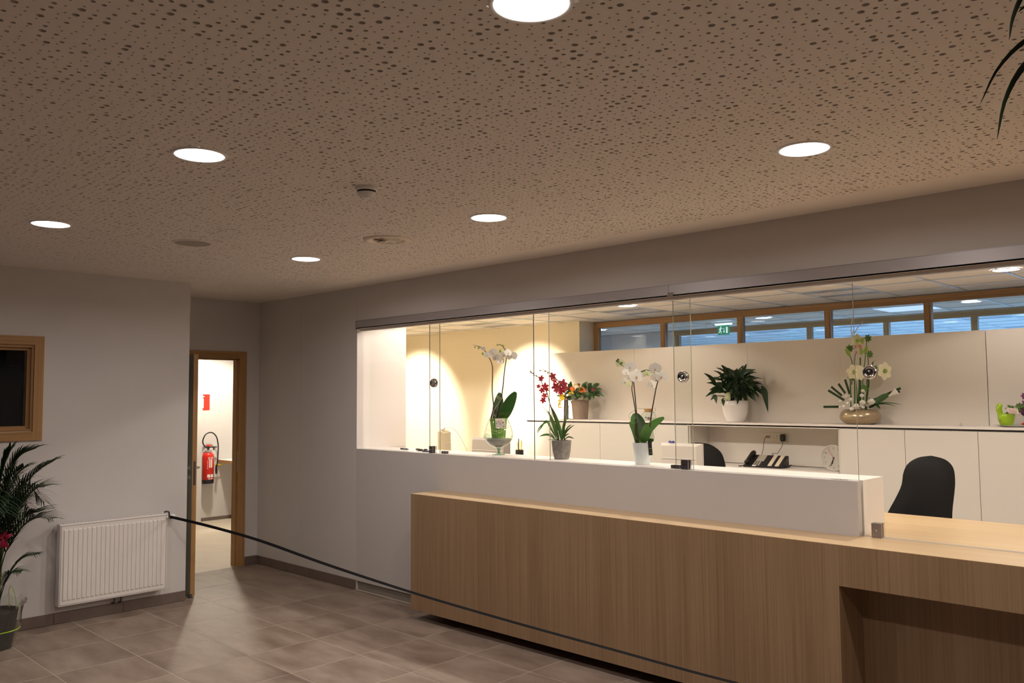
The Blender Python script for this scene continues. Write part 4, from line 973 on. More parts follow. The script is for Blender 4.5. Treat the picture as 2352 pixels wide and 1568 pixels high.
# --- white orchid in the white pot
S = Sk(1473, 1066, .002835); K = S.k
q5 = lambda x, y: (1430 + x / 9.8, 930 + y / 9.8)
q4 = lambda x, y: (1400 + x / 10.453, 810 + y / 10.453)
v = thing('white_orchid', 'white moth orchid in a frosted white pot with black tag', 'orchid', (-2.795, .19, ZL))
obj('pot', MB().lathe([(0, .001), (16.5 * K, .001), (17.5 * K, 6 * K), (22.5 * K, 49.5 * K), (20.5 * K, 49.5 * K), (18 * K, 40 * K), (0, 40 * K)], (0, 0, 0), 40), FROST, v, sm=False)
obj('soil', MB().lathe([(0, 45 * K), (20 * K, 45 * K)], (0, 0, 0), 24), SOIL, v)
for pts in ([(280, 860), (275, 560), (290, 200), (270, 50)], [(310, 860), (320, 560), (300, 250), (310, 60)]): pass
stem(v, S, [q5(290, 860), q5(272, 560), q5(290, 300), q4(600, 1320), q4(560, 1050), q4(535, 860), q4(550, 700), q4(490, 480), q4(400, 380), q4(240, 230), q4(190, 150)], .0042, STEM, n=34, taper=.4)
stem(v, S, [q5(325, 860), q5(312, 560), q5(305, 300), q4(630, 1320), q4(605, 1000), q4(580, 700)], .0042, STEM, 'support_stick', n=24, taper=.8)
stem(v, S, [q5(560, 860), q5(610, 420), q4(1010, 1400), q4(1060, 1150), q4(1120, 850), q4(1170, 640), q4(1090, 490), q4(980, 430), q4(880, 408), q4(780, 450)], .0052, STEM, n=34, taper=.35)
for x, y, r_, m_ in ((490, 340, 118, PETW), (650, 560, 155, PETW), (385, 470, 85, PETW), (365, 690, 92, PETW), (270, 255, 95, PETG), (1095, 380, 132, PETW), (1250, 570, 130, PETW), (925, 500, 85, PETG), (1030, 770, 100, PETW), (1085, 590, 92, PETW), (450, 760, 60, PETG), (480, 600, 60, PETW)):
    moth_flower(v, S(*q4(x, y), random.uniform(-.04, .02)), r_ / 10.453 * K, m=m_, n=FRONT + RXV * random.uniform(-.5, .5) + UPV * random.uniform(-.15, .25), lip=LIP if m_ is PETW else GREENB)
for x, y in ((180, 185), (215, 150), (300, 235), (790, 445), (840, 430), (1130, 660)): obj('bud', MB().ball(S(*q4(x, y)), .0075, 8, (1, 1, .8)), GREENO, v, sm=True)
for pts, wd, m_, w1 in (([(330, 850), (300, 600), (240, 350), (270, 190)], 150, GREENM, .03), ([(430, 850), (430, 600), (400, 380), (300, 180)], 210, GREENO, .04), ([(520, 800), (570, 560), (700, 420), (925, 285)], 190, GREENM, .0),
                        ([(440, 850), (460, 720), (490, 570), (490, 420)], 235, GREENM, -.06), ([(560, 850), (600, 800), (668, 780)], 95, GREENO, -.03), ([(290, 860), (240, 600), (190, 450), (160, 380)], 90, GREENM, .03), ([(370, 860), (300, 760), (205, 645)], 24, GREENM, -.04)):
    sleaf(v, S, [q5(*p_) for p_ in pts], wd / 9.8, m_, 0, w1, prof=ell, fold=.18)
for pts in ([(245, 850), (255, 590), (330, 575), (400, 640), (390, 870)], [(545, 850), (600, 560), (690, 530), (755, 590), (700, 740), (640, 870)]):
    c_ = Vector((0, 0, 0)); A = [S(*q5(*p_), .035 if i in (1, 2, 3) else 0) for i, p_ in enumerate(pts)]
    B = [a_ + BKV * .002 for a_ in A]; n_ = len(A)
    obj('paper_collar', MB().add(A + B, [tuple(range(n_)), tuple(range(2 * n_ - 1, n_ - 1, -1))] + [(i, (i + 1) % n_, n_ + (i + 1) % n_, n_ + i) for i in range(n_)]), PAPER, v)
A = [S(*q5(x, y), -.072) for x, y in ((505, 790), (590, 790), (612, 1110), (525, 1115))]; B = [a_ + BKV * .002 for a_ in A]
tg = obj('plant_tag', MB().add(A + B, [(0, 1, 2, 3), (7, 6, 5, 4), (0, 4, 5, 1), (1, 5, 6, 2), (2, 6, 7, 3), (3, 7, 4, 0)]), BLACKP, v)
obj('tag_print', MB().tube([S(*q5(530, 965), -.074), S(*q5(585, 965), -.074)], .0012, 4).tube([S(*q5(545, 1060), -.074), S(*q5(590, 1060), -.074)], .001, 4), LIME, tg)
for pts in ([(290, 80), (140, 190), (120, 280), (210, 300), (300, 250), (260, 200)], [(150, 330), (180, 400), (280, 400), (310, 300), (240, 290), (160, 320)], [(300, 75), (450, 90), (580, 160), (700, 160), (710, 60)]):
    stem(v, S, [(*q5(*p_), -.03) for p_ in pts], .0012, WIREG, 'wire', n=26, taper=1)

# --- small things on the ledge
def pen(x, y, rz, label, body, tip):
    t = thing('pen', label, 'pen', (x, y, ZL), rz)
    obj('barrel', MB().tube([(-.06, 0, .0065), (.045, 0, .0065)], .0060, 10), body, t); obj('tip', MB().tube([(.045, 0, .0065), (.065, 0, .0065)], [.005, .001], 8), tip, t)
    obj('clip', MB().box(-.06, -.025, -.0015, .0015, .012, .014), tip, t)
pen(-5.24, .17, -.05, 'navy ballpoint pen lying alone at the left of the ledge', NAVY, ALU)
pen(-4.845, .10, .25, 'dark blue pen lying against the tall block clamp', NAVY, NAVY)
t = thing('key_bunch', 'bunch of black car keys with ring on the white ledge', 'keys', (-5.02, .165, ZL))
obj('key_fob', MB().ball((-.045, .01, .010), .034, 12, (1, .5, .28)), BLACKP, t, sm=True); obj('key_fob', MB().ball((.015, -.02, .010), .036, 12, (1, .5, .27)), BLACKP, t, sm=True)
obj('key_fob', MB().ball((.02, .035, .009), .026, 12, (1, .5, .3)), BLACKP, t, sm=True)
obj('key_ring', MB().tube([(.065 + .014 * math.cos(a * PI / 6), .0 + .014 * math.sin(a * PI / 6), .004) for a in range(13)], .0016, 6), ALU, t)
for rz_ in (.2, -.5, .9):
    c_, s_ = math.cos(rz_), math.sin(rz_)
    obj('key', MB().tube([(.075, 0, .003), (.075 + .05 * c_, .05 * s_, .003)], [.004, .003], 4), ALU, t)

# ------------------------------------------------------------ things on the rear cabinets
# gerbera plant
S = Sk(1333, 963.4, .005323); K = S.k
v = thing('gerbera_basket', 'orange and yellow flower arrangement in a taupe pot with cellophane', 'flower arrangement', (-6.155, 3.62, ZT))
obj('pot', MB().lathe([(0, .001), (17 * K, .001), (20.5 * K, 45 * K), (19 * K, 45 * K), (18 * K, 38 * K), (0, 38 * K)], (0, 0, 0), 36), TAUPE, v, sm=False)
def cluster(v, S_, n, cx, cy, rx, ry, L_, W_, m, dep=.12, up=.5, out=.8, prof=None, name='leaf'):
    for i in range(n):
        a = random.uniform(0, 2 * PI); r_ = math.sqrt(random.random()); x, y = cx + rx * r_ * math.cos(a), cy + ry * r_ * math.sin(a); w = random.uniform(-dep, dep)
        d = (RXV * (x - cx) / max(rx, 1) * out + BKV * (w / dep) * out + UPV * random.uniform(up - .6, up + .5) + Vector((random.uniform(-.4, .4),) * 3)).normalized()
        p0 = S_(x, y, w); l_ = L_ * random.uniform(.7, 1.2)
        obj(name, MB().leaf([p0, p0 + d * l_ * .5 + UPV * l_ * .06, p0 + d * l_ - UPV * l_ * .12], W_ * random.uniform(.8, 1.2), (UPV + FRONT * .8 + Vector((random.uniform(-.6, .6), random.uniform(-.6, .6), 0))), 6, .2, prof), m, v, sm=True)
cluster(v, S, 46, 1336, 902, 30, 11, .13, .06, GREENO, .13, .4, .9)
cluster(v, S, 20, 1338, 908, 32, 9, .11, .05, GREENM, .13, .3, .9)
Z_ = 6.535
for pts, wd in (([(990, 560), (1080, 480), (1150, 480), (1222, 545)], 60), ([(760, 500), (720, 400), (725, 300)], 70), ([(1000, 480), (1010, 400), (1020, 330)], 60), ([(700, 560), (600, 520), (505, 520)], 50), ([(850, 560), (700, 545), (680, 520)], 50)):
    sleaf(v, S, [q_(*p_) for p_ in pts], wd / Z_, GREENO, -.05, -.1, tilt=(0, 0, .5))
for x, y, r_, m_, c_ in ((742, 418, 40, PETO, PETY), (888, 435, 52, PETO, PETY), (1052, 430, 36, PETD, None), (836, 358, 26, PETD, None), (585, 550, 42, PETY, None), (550, 640, 24, PETY, None), (545, 590, 20, PETY, None)):
    star_flower(v, S(*q_(x, y), -.14), r_ / Z_ * K, m_, n=FRONT + UPV * .4, k=11 if c_ else 7, centre=c_)
for pts in ([(760, 370), (800, 350), (850, 400), (845, 440)], [(680, 520), (700, 470), (760, 490), (720, 440)], [(540, 520), (600, 500), (640, 540), (560, 600), (530, 680), (575, 690)]):
    P_ = smooth([S(*q_(*p_), -.16) for p_ in pts], 14); obj('yellow_ribbon', MB().leaf(P_, .013, FRONT + RXV * .5, 20, .0, lambda t: 1), PETY, v)
V = []; F = []; nn = 30
for j, (rr, zz) in enumerate(((20 * K, 42 * K), (27 * K, 47 * K), (38 * K, 52 * K))):
    for i in range(nn): a = i * 2 * PI / nn; V.append((rr * math.cos(a), rr * math.sin(a), zz + math.sin(i * 2.7) * .018 * j))
F = [(j * nn + i, j * nn + (i + 1) % nn, (j + 1) * nn + (i + 1) % nn, (j + 1) * nn + i) for j in range(2) for i in range(nn)]
obj('cellophane_frill', MB().add(V, F), CELLO, v, sm=True)
# tall glass vase behind the crimson orchid, dispenser bottle
t = thing('tall_vase', 'tall slim smoked glass vase behind the crimson orchid', 'vase', (-6.33, 3.56, ZT))
obj('body', MB().lathe([(0, .002), (.028, .002), (.030, .10), (.026, .22), (.030, .27), (.027, .27), (.023, .22), (.026, .1), (0, .02)], (0, 0, 0), 24), mat('smoked_glass', (.32, .33, .32), .15, trans=.35), t, sm=True)
t = thing('hand_gel_bottle', 'small white pump bottle behind the long orchid leaves', 'bottle', (-6.62, 3.60, ZT))
obj('bottle', MB().lathe([(0, 0), (.032, 0), (.034, .01), (.034, .10), (.024, .125), (.012, .13), (0, .13)], (0, 0, 0), 20), WHITEP, t, sm=True)
obj('pump', MB().tube([(0, 0, .13), (0, 0, .16)], .007, 8).rbox(-.035, .012, -.009, .009, .158, .17, .003), WHITEP, t)
# glass jar with cork
S = Sk(1490, 966, .00478); K = S.k
t = thing('cork_jar', 'round glass jar of shells with a wide cork lid', 'jar', (-5.147, 3.62, ZT))
obj('glass_body', MB().lathe([(0, .002), (12 * K, .002), (17.5 * K, 7 * K), (18 * K, 13 * K), (14 * K, 19 * K), (10 * K, 22 * K)], (0, 0, 0), 32), GLG, t, sm=True)
obj('cork_lid', MB().lathe([(0, 20 * K), (9.5 * K, 20 * K), (11 * K, 28 * K), (0, 28 * K)], (0, 0, 0), 24), CORK, t)
sh = MB()
for i in range(26):
    a = random.uniform(0, 6.28); r_ = random.uniform(0, 12 * K); sh.ball((r_ * math.cos(a), r_ * math.sin(a), random.uniform(2, 8) * K), random.uniform(1.5, 3) * K, 6, (1, .7, .6))
obj('shells', sh, mat('brown_shells', (.20, .13, .10), .6, var=.4, scale=40), t)['kind'] = 'stuff'
# peace lily
S = Sk(1687, 966.5, .004572); K = S.k
v = thing('peace_lily', 'bushy dark green peace lily in a glossy white pot', 'potted plant', (-4.061, 3.64, ZT))
q6 = lambda x, y: (1600 + x / 8.711, 820 + y / 8.711)
obj('pot', MB().lathe([(0, .001), (20 * K, .001), (22 * K, 3 * K), (28 * K, 20 * K), (30 * K, 36 * K), (29.8 * K, 49 * K), (28 * K, 49 * K), (27 * K, 40 * K), (0, 40 * K)], (0, 0, 0), 40), GLAZE, v, sm=True)
obj('soil', MB().lathe([(0, 45 * K), (28 * K, 45 * K)], (0, 0, 0), 24), SOIL, v)
tips = [(165, 290, 400, 500), (168, 490, 330, 540), (175, 770, 450, 640), (235, 640, 420, 600), (465, 140, 600, 270), (325, 195, 560, 320), (400, 360, 600, 320), (610, 180, 740, 300), (880, 150, 800, 330), (1020, 110, 930, 330), (1155, 290, 960, 330),
        (1328, 1080, 1250, 560), (1095, 875, 950, 520), (810, 590, 830, 400), (790, 915, 740, 560), (592, 1005, 610, 840), (460, 960, 480, 800), (360, 905, 350, 760), (870, 875, 900, 700), (980, 840, 950, 600), (440, 390, 600, 560), (1180, 620, 1000, 500), (1290, 760, 1050, 560), (530, 170, 680, 300), (760, 200, 760, 400), (1140, 400, 950, 400), (1250, 780, 1080, 650), (280, 840, 400, 740), (1140, 800, 960, 640), (640, 800, 660, 560), (700, 700, 640, 420), (560, 600, 500, 450), (1020, 700, 900, 450)]
for i, (tx, ty, mx, my) in enumerate(tips):
    c0 = (740 + random.uniform(-90, 90), 860); w1 = random.uniform(-.16, .05)
    b_ = q6(*c0); m_ = q6(mx, my); t_ = q6(tx, ty)
    P0, P1, P2 = S(*b_, 0), S(*m_, w1 * .7), S(*t_, w1)
    lv = (P2 - P1).length
    obj('leaf', MB().leaf([P1, P1.lerp(P2, .5) + UPV * lv * .08, P2], max(.045, lv * .30), FRONT + Vector((random.uniform(-.5, .5), random.uniform(-.5, .5), random.uniform(0, .8))), 9, .22, LANCE), GREEND, v, sm=True)
    obj('leaf_stem', MB().tube(smooth([P0, P0.lerp(P1, .5) + UPV * .02, P1], 6), .003, 5), GREEND, v)
cluster(v, S, 110, 1687, 884, 30, 30, .17, .055, GREEND, .13, .25, 1.0, LANCE)
A = [S(*q6(x, y), -.15) for x, y in ((455, 835), (600, 830), (590, 690), (520, 680))]; B = [a_ + BKV * .002 for a_ in A]
obj('plant_label', MB().add(A + B, [(0, 1, 2, 3), (7, 6, 5, 4), (0, 4, 5, 1), (1, 5, 6, 2), (2, 6, 7, 3), (3, 7, 4, 0)]), mat('label_print', (.62, .66, .40), .6, var=.4, scale=40), v)
# bronze bowl arrangement
S = Sk(1978, 969.5, .004097); K = S.k
v = thing('bronze_bowl_arrangement', 'tall green and white flower arrangement in a flattened bronze bowl', 'flower arrangement', (-2.745, 3.62, ZT))
q7 = lambda x, y: (1880 + x / 5.6, 700 + y / 5.6)
obj('bowl', MB().lathe([(0, .001), (29 * K, .001), (38 * K, 5 * K), (43.5 * K, 12 * K), (44.5 * K, 19 * K), (41 * K, 28 * K), (35 * K, 33.5 * K), (32 * K, 34 * K), (31 * K, 30 * K), (0, 28 * K)], (0, 0, 0), 48), BRONZE, v, sm=True)
obj('soil', MB().lathe([(0, 32 * K), (32 * K, 31 * K)], (0, 0, 0), 24), SOIL, v)
for pts, r_ in (([(480, 1300), (485, 1100), (500, 750), (510, 600)], .012), ([(530, 1300), (545, 1100), (560, 930)], .020), ([(640, 1300), (650, 1150), (665, 1000), (675, 900)], .017), ([(560, 1250), (575, 900), (580, 650)], .012),
                ([(440, 1300), (445, 1100), (440, 930)], .009), ([(460, 1000), (478, 750), (440, 590)], .007), ([(590, 1280), (600, 1000), (640, 700), (660, 560), (665, 430)], .007), ([(650, 1000), (670, 800), (680, 620)], .007), ([(510, 1300), (520, 1100), (515, 930)], .008), ([(600, 1300), (605, 1200), (605, 1060)], .007)):
    stem(v, S, [(*q7(*p_), random.uniform(-.01, .02)) for p_ in pts], r_ * .62, STEMG if r_ < .016 else GREENO, n=12, taper=.9)
for pts in ([(380, 1160), (330, 950), (320, 700), (325, 610)], [(440, 1130), (380, 980), (360, 850), (355, 700)], [(490, 400), (480, 250), (500, 150), (510, 110)], [(500, 380), (560, 270), (620, 210), (640, 170)], [(740, 400), (790, 350)], [(490, 470), (495, 330), (530, 320)]):
    stem(v, S, [(*q7(*p_), .02) for p_ in pts], .0042, TWIG, 'twig', n=14, taper=.4)
for x, y, r_, dx in ((455, 840, 95, -.5), (530, 850, 90, .3), (840, 830, 110, .35), (500, 440, 85, .2)):
    star_flower(v, S(*q7(x, y), -.07), r_ / 5.6 * K, PETG if y < 500 else mat('cream_petal', (.80, .76, .55), .5, var=.06, scale=30), n=FRONT + RXV * dx, k=6, centre=GREENB, wf=.95)
for x, y, d_ in ((370, 580, -1), (610, 550, .3), (545, 570, -.4), (560, 450, .5)):
    p0 = S(*q7(x + 40 * -d_, y + 50), -.05); p1 = S(*q7(x + 30 * d_, y - 45), -.08); obj('pale_bud', MB().leaf([p0, p0.lerp(p1, .5), p1], .038, FRONT, 8, .5, ell), GREENB, v, sm=True)
for x, y in ((665, 405), (425, 535), (680, 610), (440, 900), (600, 1050), (745, 800)):
    star_flower(v, S(*q7(x, y), -.03), .036, GREENM, k=7, name='seed_head')
for x, y in ((525, 515), (470, 590), (460, 520)): star_flower(v, S(*q7(x, y), -.09), .022, mat('pink_spotted', (.62, .22, .22), .5, var=.5, scale=120), k=5, name='small_pink_flower')
for x, y, r_ in ((445, 1275, 50), (525, 1230, 50), (640, 1220, 60), (380, 1190, 36), (330, 1150, 30), (290, 1280, 30), (245, 1210, 24), (375, 1310, 34), (535, 1080, 30), (520, 1140, 34), (340, 1235, 26), (520, 1290, 40), (600, 1260, 40), (250, 1285, 20)):
    rose(v, S(*q7(x, y), -.10 + random.uniform(-.02, .02)), r_ / 5.6 * K * 1.25, PETW)
for a_, b_ in (((330, 1200), (95, 1070)), ((300, 1140), (135, 1025)), ((345, 1110), (228, 988)), ((400, 1120), (315, 935)), ((255, 1282), (28, 1280)), ((700, 1200), (1020, 1050)), ((760, 1180), (1010, 1090))):
    sleaf(v, S, [q7(*a_), q7((a_[0] + b_[0]) / 2, (a_[1] + b_[1]) / 2), q7(*b_)], 30 / 5.6, GREEND, -.04, -.10, 'cut_leaf', fold=.05, prof=lambda t: 1)
for pts, wd in (([(640, 1290), (740, 1210), (830, 1150), (890, 1130)], 80), ([(650, 1290), (760, 1240), (900, 1240), (1015, 1260)], 16), ([(650, 1290), (780, 1250), (880, 1260), (950, 1285)], 14), ([(640, 1300), (700, 1260), (740, 1310)], 50), ([(600, 1290), (560, 1360)], 40), ([(650, 1290), (620, 1200), (590, 1160)], 40), ([(440, 1200), (400, 1180), (360, 1010)], 20), ([(700, 770), (690, 720), (700, 700)], 30)):
    sleaf(v, S, [q7(*p_) for p_ in pts], wd / 5.6, GREENO, -.04, -.12, tilt=(0, 0, .6))
obj('calla_flower', MB().lathe([(.004, 0), (.012, .03), (.028, .07), (.036, .085)], S(*q7(850, 1150), -.12), 16, (RXV + UPV * .7 + FRONT * .3), 1.0), PETW, v, sm=True)
# green watering-can pot with card, plate, roses
S = Sk(2305, 968, .003647); K = S.k
pl = thing('white_plate', 'long white plate under the lime green pot', 'plate', (-1.455, 3.62, ZT))
obj('dish', MB().lathe([(0, .001), (.09, .001), (.165, .016), (.168, .016), (.09, .006), (0, .006)], (0, 0, 0), 40, None, .6), GLAZE, pl, sm=True)
q8 = lambda x, y: (2150 + x / 6.27, 750 + y / 6.27)
v = thing('lime_green_jug_plant', 'lime green glazed jug of flowers with a pink card', 'flower arrangement', (-1.523, 3.62, ZT + .008))
obj('jug_body', MB().lathe([(0, 0), (.040, 0), (.052, .02), (.062, .065), (.066, .100), (.063, .103), (.058, .095), (0, .07)], (0, 0, 0), 32), LIME, v, sm=True)
obj('jug_spout', MB().tube(smooth([S(*q8(905, 1290), 0), S(*q8(885, 1190), 0), S(*q8(870, 1120), 0), S(*q8(885, 1075), 0), S(*q8(915, 1062), 0)], 12), [.028, .026, .024, .022, .022, .022, .022, .023, .023, .022, .020, .016, .008], 14), LIME, v, sm=True)
A = [S(*q8(x, y), -.08) for x, y in ((895, 1097), (1060, 1115), (1078, 1198), (925, 1180))]; B = [a_ + BKV * .002 for a_ in A]
cd_ = obj('gift_card', MB().add(A + B, [(0, 1, 2, 3), (7, 6, 5, 4), (0, 4, 5, 1), (1, 5, 6, 2), (2, 6, 7, 3), (3, 7, 4, 0)]), CARD, v)
for yy in (1130, 1148, 1166): obj('written_line', MB().tube([S(*q8(930, yy), -.0825), S(*q8(1045, yy + 14), -.0825)], .0009, 4), mat('ink_pink', (.5, .15, .2), .6), cd_)
cluster(v, S, 22, 2330, 930, 13, 9, .06, .022, GREENM, .05, .5, .9)
cluster(v, S, 12, 2342, 938, 10, 8, .06, .03, PETP, .05, .4, .9, name='purple_leaf')
for x, y, r_ in ((1180, 1300, 46), (1140, 1335, 34), (1230, 1330, 46), (1220, 1260, 40)): rose(v, S(*q8(x, y), -.07), r_ / 6.27 * K, PETD if x > 1200 else PETR)
star_flower(v, S(*q8(1245, 940), 0), .03, PETP, k=6); star_flower(v, S(*q8(1255, 1040), 0), .03, PETP, k=6); star_flower(v, S(*q8(1150, 1090), -.02), .034, mat('moss_green', (.16, .22, .08), .7), k=9)
t = thing('crystal_bud', 'tiny clear glass drop on the cabinet top near the green jug', 'ornament', (-1.87, 3.60, ZT))
obj('drop', MB().lathe([(0, 0), (.010, 0), (.012, .01), (.004, .03), (0, .035)], (0, 0, 0), 12), GLG, t, sm=True)

# ------------------------------------------------------------ office desks, monitors, chairs
def desk(x0, x1, y0, y1, label, z=.76):
    t = thing('office_desk', label, 'desk', ((x0 + x1) / 2, (y0 + y1) / 2, 0), group='office desks behind the ledge'); a, b = (x1 - x0) / 2, (y1 - y0) / 2
    obj('top', MB().rbox(-a, a, -b, b, z - .025, z, .002), LAMC, t)
    for sx in (-1, 1):
        for sy in (-1, 1): obj('leg', MB().box(sx * (a - .04) - .02, sx * (a - .04) + .02, sy * (b - .04) - .02, sy * (b - .04) + .02, 0, z - .025), ALU, t)
desk(-4.1, -2.3, 1.65, 2.40, 'cream office desk under the pale monitor')
desk(-7.4, -5.0, 1.65, 2.40, 'cream office desk under the grey and beige monitors')
def monitor(loc, rz, label, m, wd=.40, zt=1.24, zb=.90, tilt=0, zd=.76):
    t = thing('monitor', label, 'monitor', loc, rz); h = zt - zb
    V = [(-wd / 2, .0, zb - zd), (wd / 2, .0, zb - zd), (wd / 2, .0, zt - zd), (-wd / 2, .0, zt - zd)]
    V += [(-wd / 2 + .02, -.05, zb - zd + .02), (wd / 2 - .02, -.05, zb - zd + .02), (wd / 2 - .03, -.045, zt - zd - .02), (-wd / 2 + .03, -.045, zt - zd - .02)]
    obj('back_shell', MB().add(V, [(0, 1, 2, 3), (4, 7, 6, 5), (0, 4, 5, 1), (1, 5, 6, 2), (2, 6, 7, 3), (3, 7, 4, 0)]), m, t)
    obj('front_bezel', MB().rbox(-wd / 2 - .003, wd / 2 + .003, 0, .03, zb - zd - .005, zt - zd + .003, .004), m, t)
    obj('screen', MB().box(-wd / 2 + .02, wd / 2 - .02, .0301, .031, zb - zd + .02, zt - zd - .02), BLACKP, t)
    obj('seam', MB().box(-wd / 2 + .035, wd / 2 - .035, -.0525, -.045, zt - zd - .13, zt - zd - .127), WHITEP, t)
    obj('stand', MB().rbox(-.06, .06, -.08, -.045, .02, zb - zd + .08, .01), m, t)
    obj('foot', MB().rbox(-.12, .12, -.14, .08, 0, .02, .004), m, t)
    return t
monitor((-3.64, 1.95, .76), .05, 'pale monitor seen from behind right of the white orchid', SILVERP, .40, 1.238, .92)
monitor((-6.02, 1.95, .76), .03, 'grey monitor seen from behind at the snifter vase', GREYP, .52, 1.215, .90)
t = monitor((-6.74, 1.92, .76), 2.20, 'beige monitor seen from its side at the left pane', BEIGEP, .36, 1.275, .93)
w = thing('webcam', 'small white webcam on top of the beige monitor', 'webcam', (-6.74, 1.90, 1.278))
obj('body', MB().ball((0, 0, .028), .030, 14, (1.3, 1, .9)), WHITEP, w, sm=True)
obj('cord', MB().tube(smooth([(.03, .02, .03), (.10, .06, .03), (.17, .12, -.08), (.27, .2, -.36), (.30, .2, -.515)], 20), .003, 6), BEIGEP, w)
t = thing('pen_cup', 'black pen cup with yellow pencils behind the snifter foot', 'pen cup', (-5.62, 1.98, .76))
obj('cup', MB().lathe([(0, 0), (.04, 0), (.043, .345), (.038, .345), (.035, .02), (0, .02)], (0, 0, 0), 18), BLACKP, t)
for dx, dy, h_, m_ in ((-.015, 0, .42, YEL), (.01, .01, .44, YEL), (.0, -.012, .46, BLACKP), (.022, -.006, .43, YEL)): obj('pencil', MB().tube([(dx, dy, .1), (dx * 1.6, dy, h_)], .005, 6), m_, t)
t = thing('blue_bow', 'tiny blue bow decoration on the pale monitor', 'ornament', (-3.73, 1.94, 1.241))
obj('bow', MB().ball((-.018, 0, .010), .014, 8, (1.2, .5, .7)).ball((.018, 0, .010), .014, 8, (1.2, .5, .7)).ball((0, 0, .008), .008, 8), mat('royal_blue', (.03, .04, .32), .5), t)
def office_chair(loc, rz, label, poly, back_z):
    t = thing('office_chair', label, 'chair', loc, rz)
    n = len(poly); V = []; F = []
    def bow(u): return .06 * ((u - .06) / .2) ** 2 * .35
    rows = 22; zs = [poly[0][1] + (max(p[1] for p in poly) - poly[0][1]) * math.sin(i / rows * PI / 2) for i in range(rows + 1)]
    # left/right outlines as functions of height
    Lp = [p for p in poly if p[2] == 'l']; Rp = [p for p in poly if p[2] == 'r']
    Lp = [(q.x, q.y) for q in smooth([(p[0], p[1], 0) for p in Lp], 60)]; Rp = [(q.x, q.y) for q in smooth([(p[0], p[1], 0) for p in Rp], 60)]
    def at(Q, z):
        for a_, b_ in zip(Q[:-1], Q[1:]):
            if a_[1] <= z <= b_[1] + 1e-9: return a_[0] + (b_[0] - a_[0]) * (z - a_[1]) / max(1e-6, b_[1] - a_[1])
        return Q[-1][0]
    cols = 8
    for side, dy in ((0, .022), (1, -.03)):
        for z in zs:
            l_, r_ = at(Lp, z), at(Rp, z)
            for c in range(cols + 1):
                u = l_ + (r_ - l_) * c / cols; e_ = abs(2 * c / cols - 1)
                V.append((u, dy * (1 - e_ ** 4) * (1 - ((z - zs[0]) / (zs[-1] - zs[0])) ** 8) - bow(u) * -1 + .12 * (z - zs[0]) ** 2, z))
    W_ = cols + 1; N_ = (rows + 1) * W_
    for i in range(rows):
        for c in range(cols):
            a_ = i * W_ + c; F += [(a_, a_ + 1, a_ + W_ + 1, a_ + W_), (N_ + a_, N_ + a_ + W_, N_ + a_ + W_ + 1, N_ + a_ + 1)]
    obj('backrest', MB().add(V, F), BLACKF, t, sm=True)
    obj('seat', MB().rbox(-.24, .24, 0.0, .48, .44, .52, .03), BLACKF, t)
    obj('back_bracket', MB().tube(smooth([(0, -.02, zs[0] + .1), (0, -.04, .55), (0, .1, .42)], 8), .022, 8), BLACKP, t)
    obj('gas_column', MB().tube([(0, .22, .10), (0, .22, .44)], .028, 12), BLACKP, t)
    for k in range(5):
        a = k * 2 * PI / 5; obj('base_leg', MB().tube([(0, .22, .11), (.28 * math.cos(a), .22 + .28 * math.sin(a), .07)], [.022, .015], 8), BLACKP, t)
        obj('castor', MB().lathe([(0, -.02), (.03, -.02), (.03, .02), (0, .02)], (.28 * math.cos(a), .22 + .28 * math.sin(a), .031), 14, (-math.sin(a), math.cos(a), 0)), BLACKP, t)
    return t
S9 = .00283
prof_ = [(-.235, .62, 'l'), (-.228, .74, 'l'), (-.200, .86, 'l'), (-.140, .973, 'l'), (-.099, 1.057, 'l'), (-.082, 1.136, 'l'), (-.048, 1.197, 'l'), (.020, 1.237, 'l'), (.095, 1.248, 'l'),
         (.200, .62, 'r'), (.207, .78, 'r'), (.216, .891, 'r'), (.238, 1.0, 'r'), (.252, 1.082, 'r'), (.247, 1.169, 'r'), (.197, 1.223, 'r'), (.110, 1.248, 'r')]
office_chair((-1.52, 1.48, 0), YAW - .05, 'black office chair with tall rounded back behind the oak desk', prof_, 1)
prof2 = [(-.26, .62, 'l'), (-.27, .9, 'l'), (-.25, 1.05, 'l'), (-.21, 1.13, 'l'), (-.12, 1.19, 'l'), (.0, 1.205, 'l'), (.26, .62, 'r'), (.27, .9, 'r'), (.25, 1.05, 'r'), (.21, 1.13, 'r'), (.12, 1.19, 'r'), (.02, 1.205, 'r')]
office_chair((-3.90, 2.62, 0), YAW - .2, 'second black office chair half hidden behind the pale monitor', prof2, 1)

# ------------------------------------------------------------ palms
def frond(par, pts, n_leaf, L_, W_, droop=.5, start=.18, side_dirs=None, nm='frond', rr=.004):
    P_ = smooth(pts, 24); mb = MB(); mb.tube(P_, [rr * (1 - .7 * i / 24) for i in range(25)], 5)
    for i in range(n_leaf):
        t = start + (1 - start) * (i + .5) / n_leaf; f_ = t * 24; k = min(int(f_), 23); p = P_[k].lerp(P_[k + 1], f_ - k)
        tg = (P_[k + 1] - P_[k]).normalized(); sd = tg.cross(UPV); sd = sd.normalized() if sd.length > .05 else RXV
        ln = L_ * (math.sin(PI * (t * .8 + .12)) ** .6) * random.uniform(.85, 1.1)
        for s_ in (-1, 1):
            d = (sd * s_ * .75 + tg * .75 + UPV * .15).normalized()
            tip = p + d * ln - UPV * ln * droop * random.uniform(.7, 1.2)
            mb.leaf([p, p + d * ln * .5 + UPV * ln * .02, tip], W_, UPV + tg * .3, 5, .25, lambda q: (1 - q) ** .6 * min(1, .4 + q * 4) if q < 1 else .02)
    return obj(nm, mb, PALM, par, sm=True)
pp = thing('potted_palm', 'feathery green palm in a cellophane wrapped pot beside the radiator', 'potted plant', (-6.07, -2.665, 0))
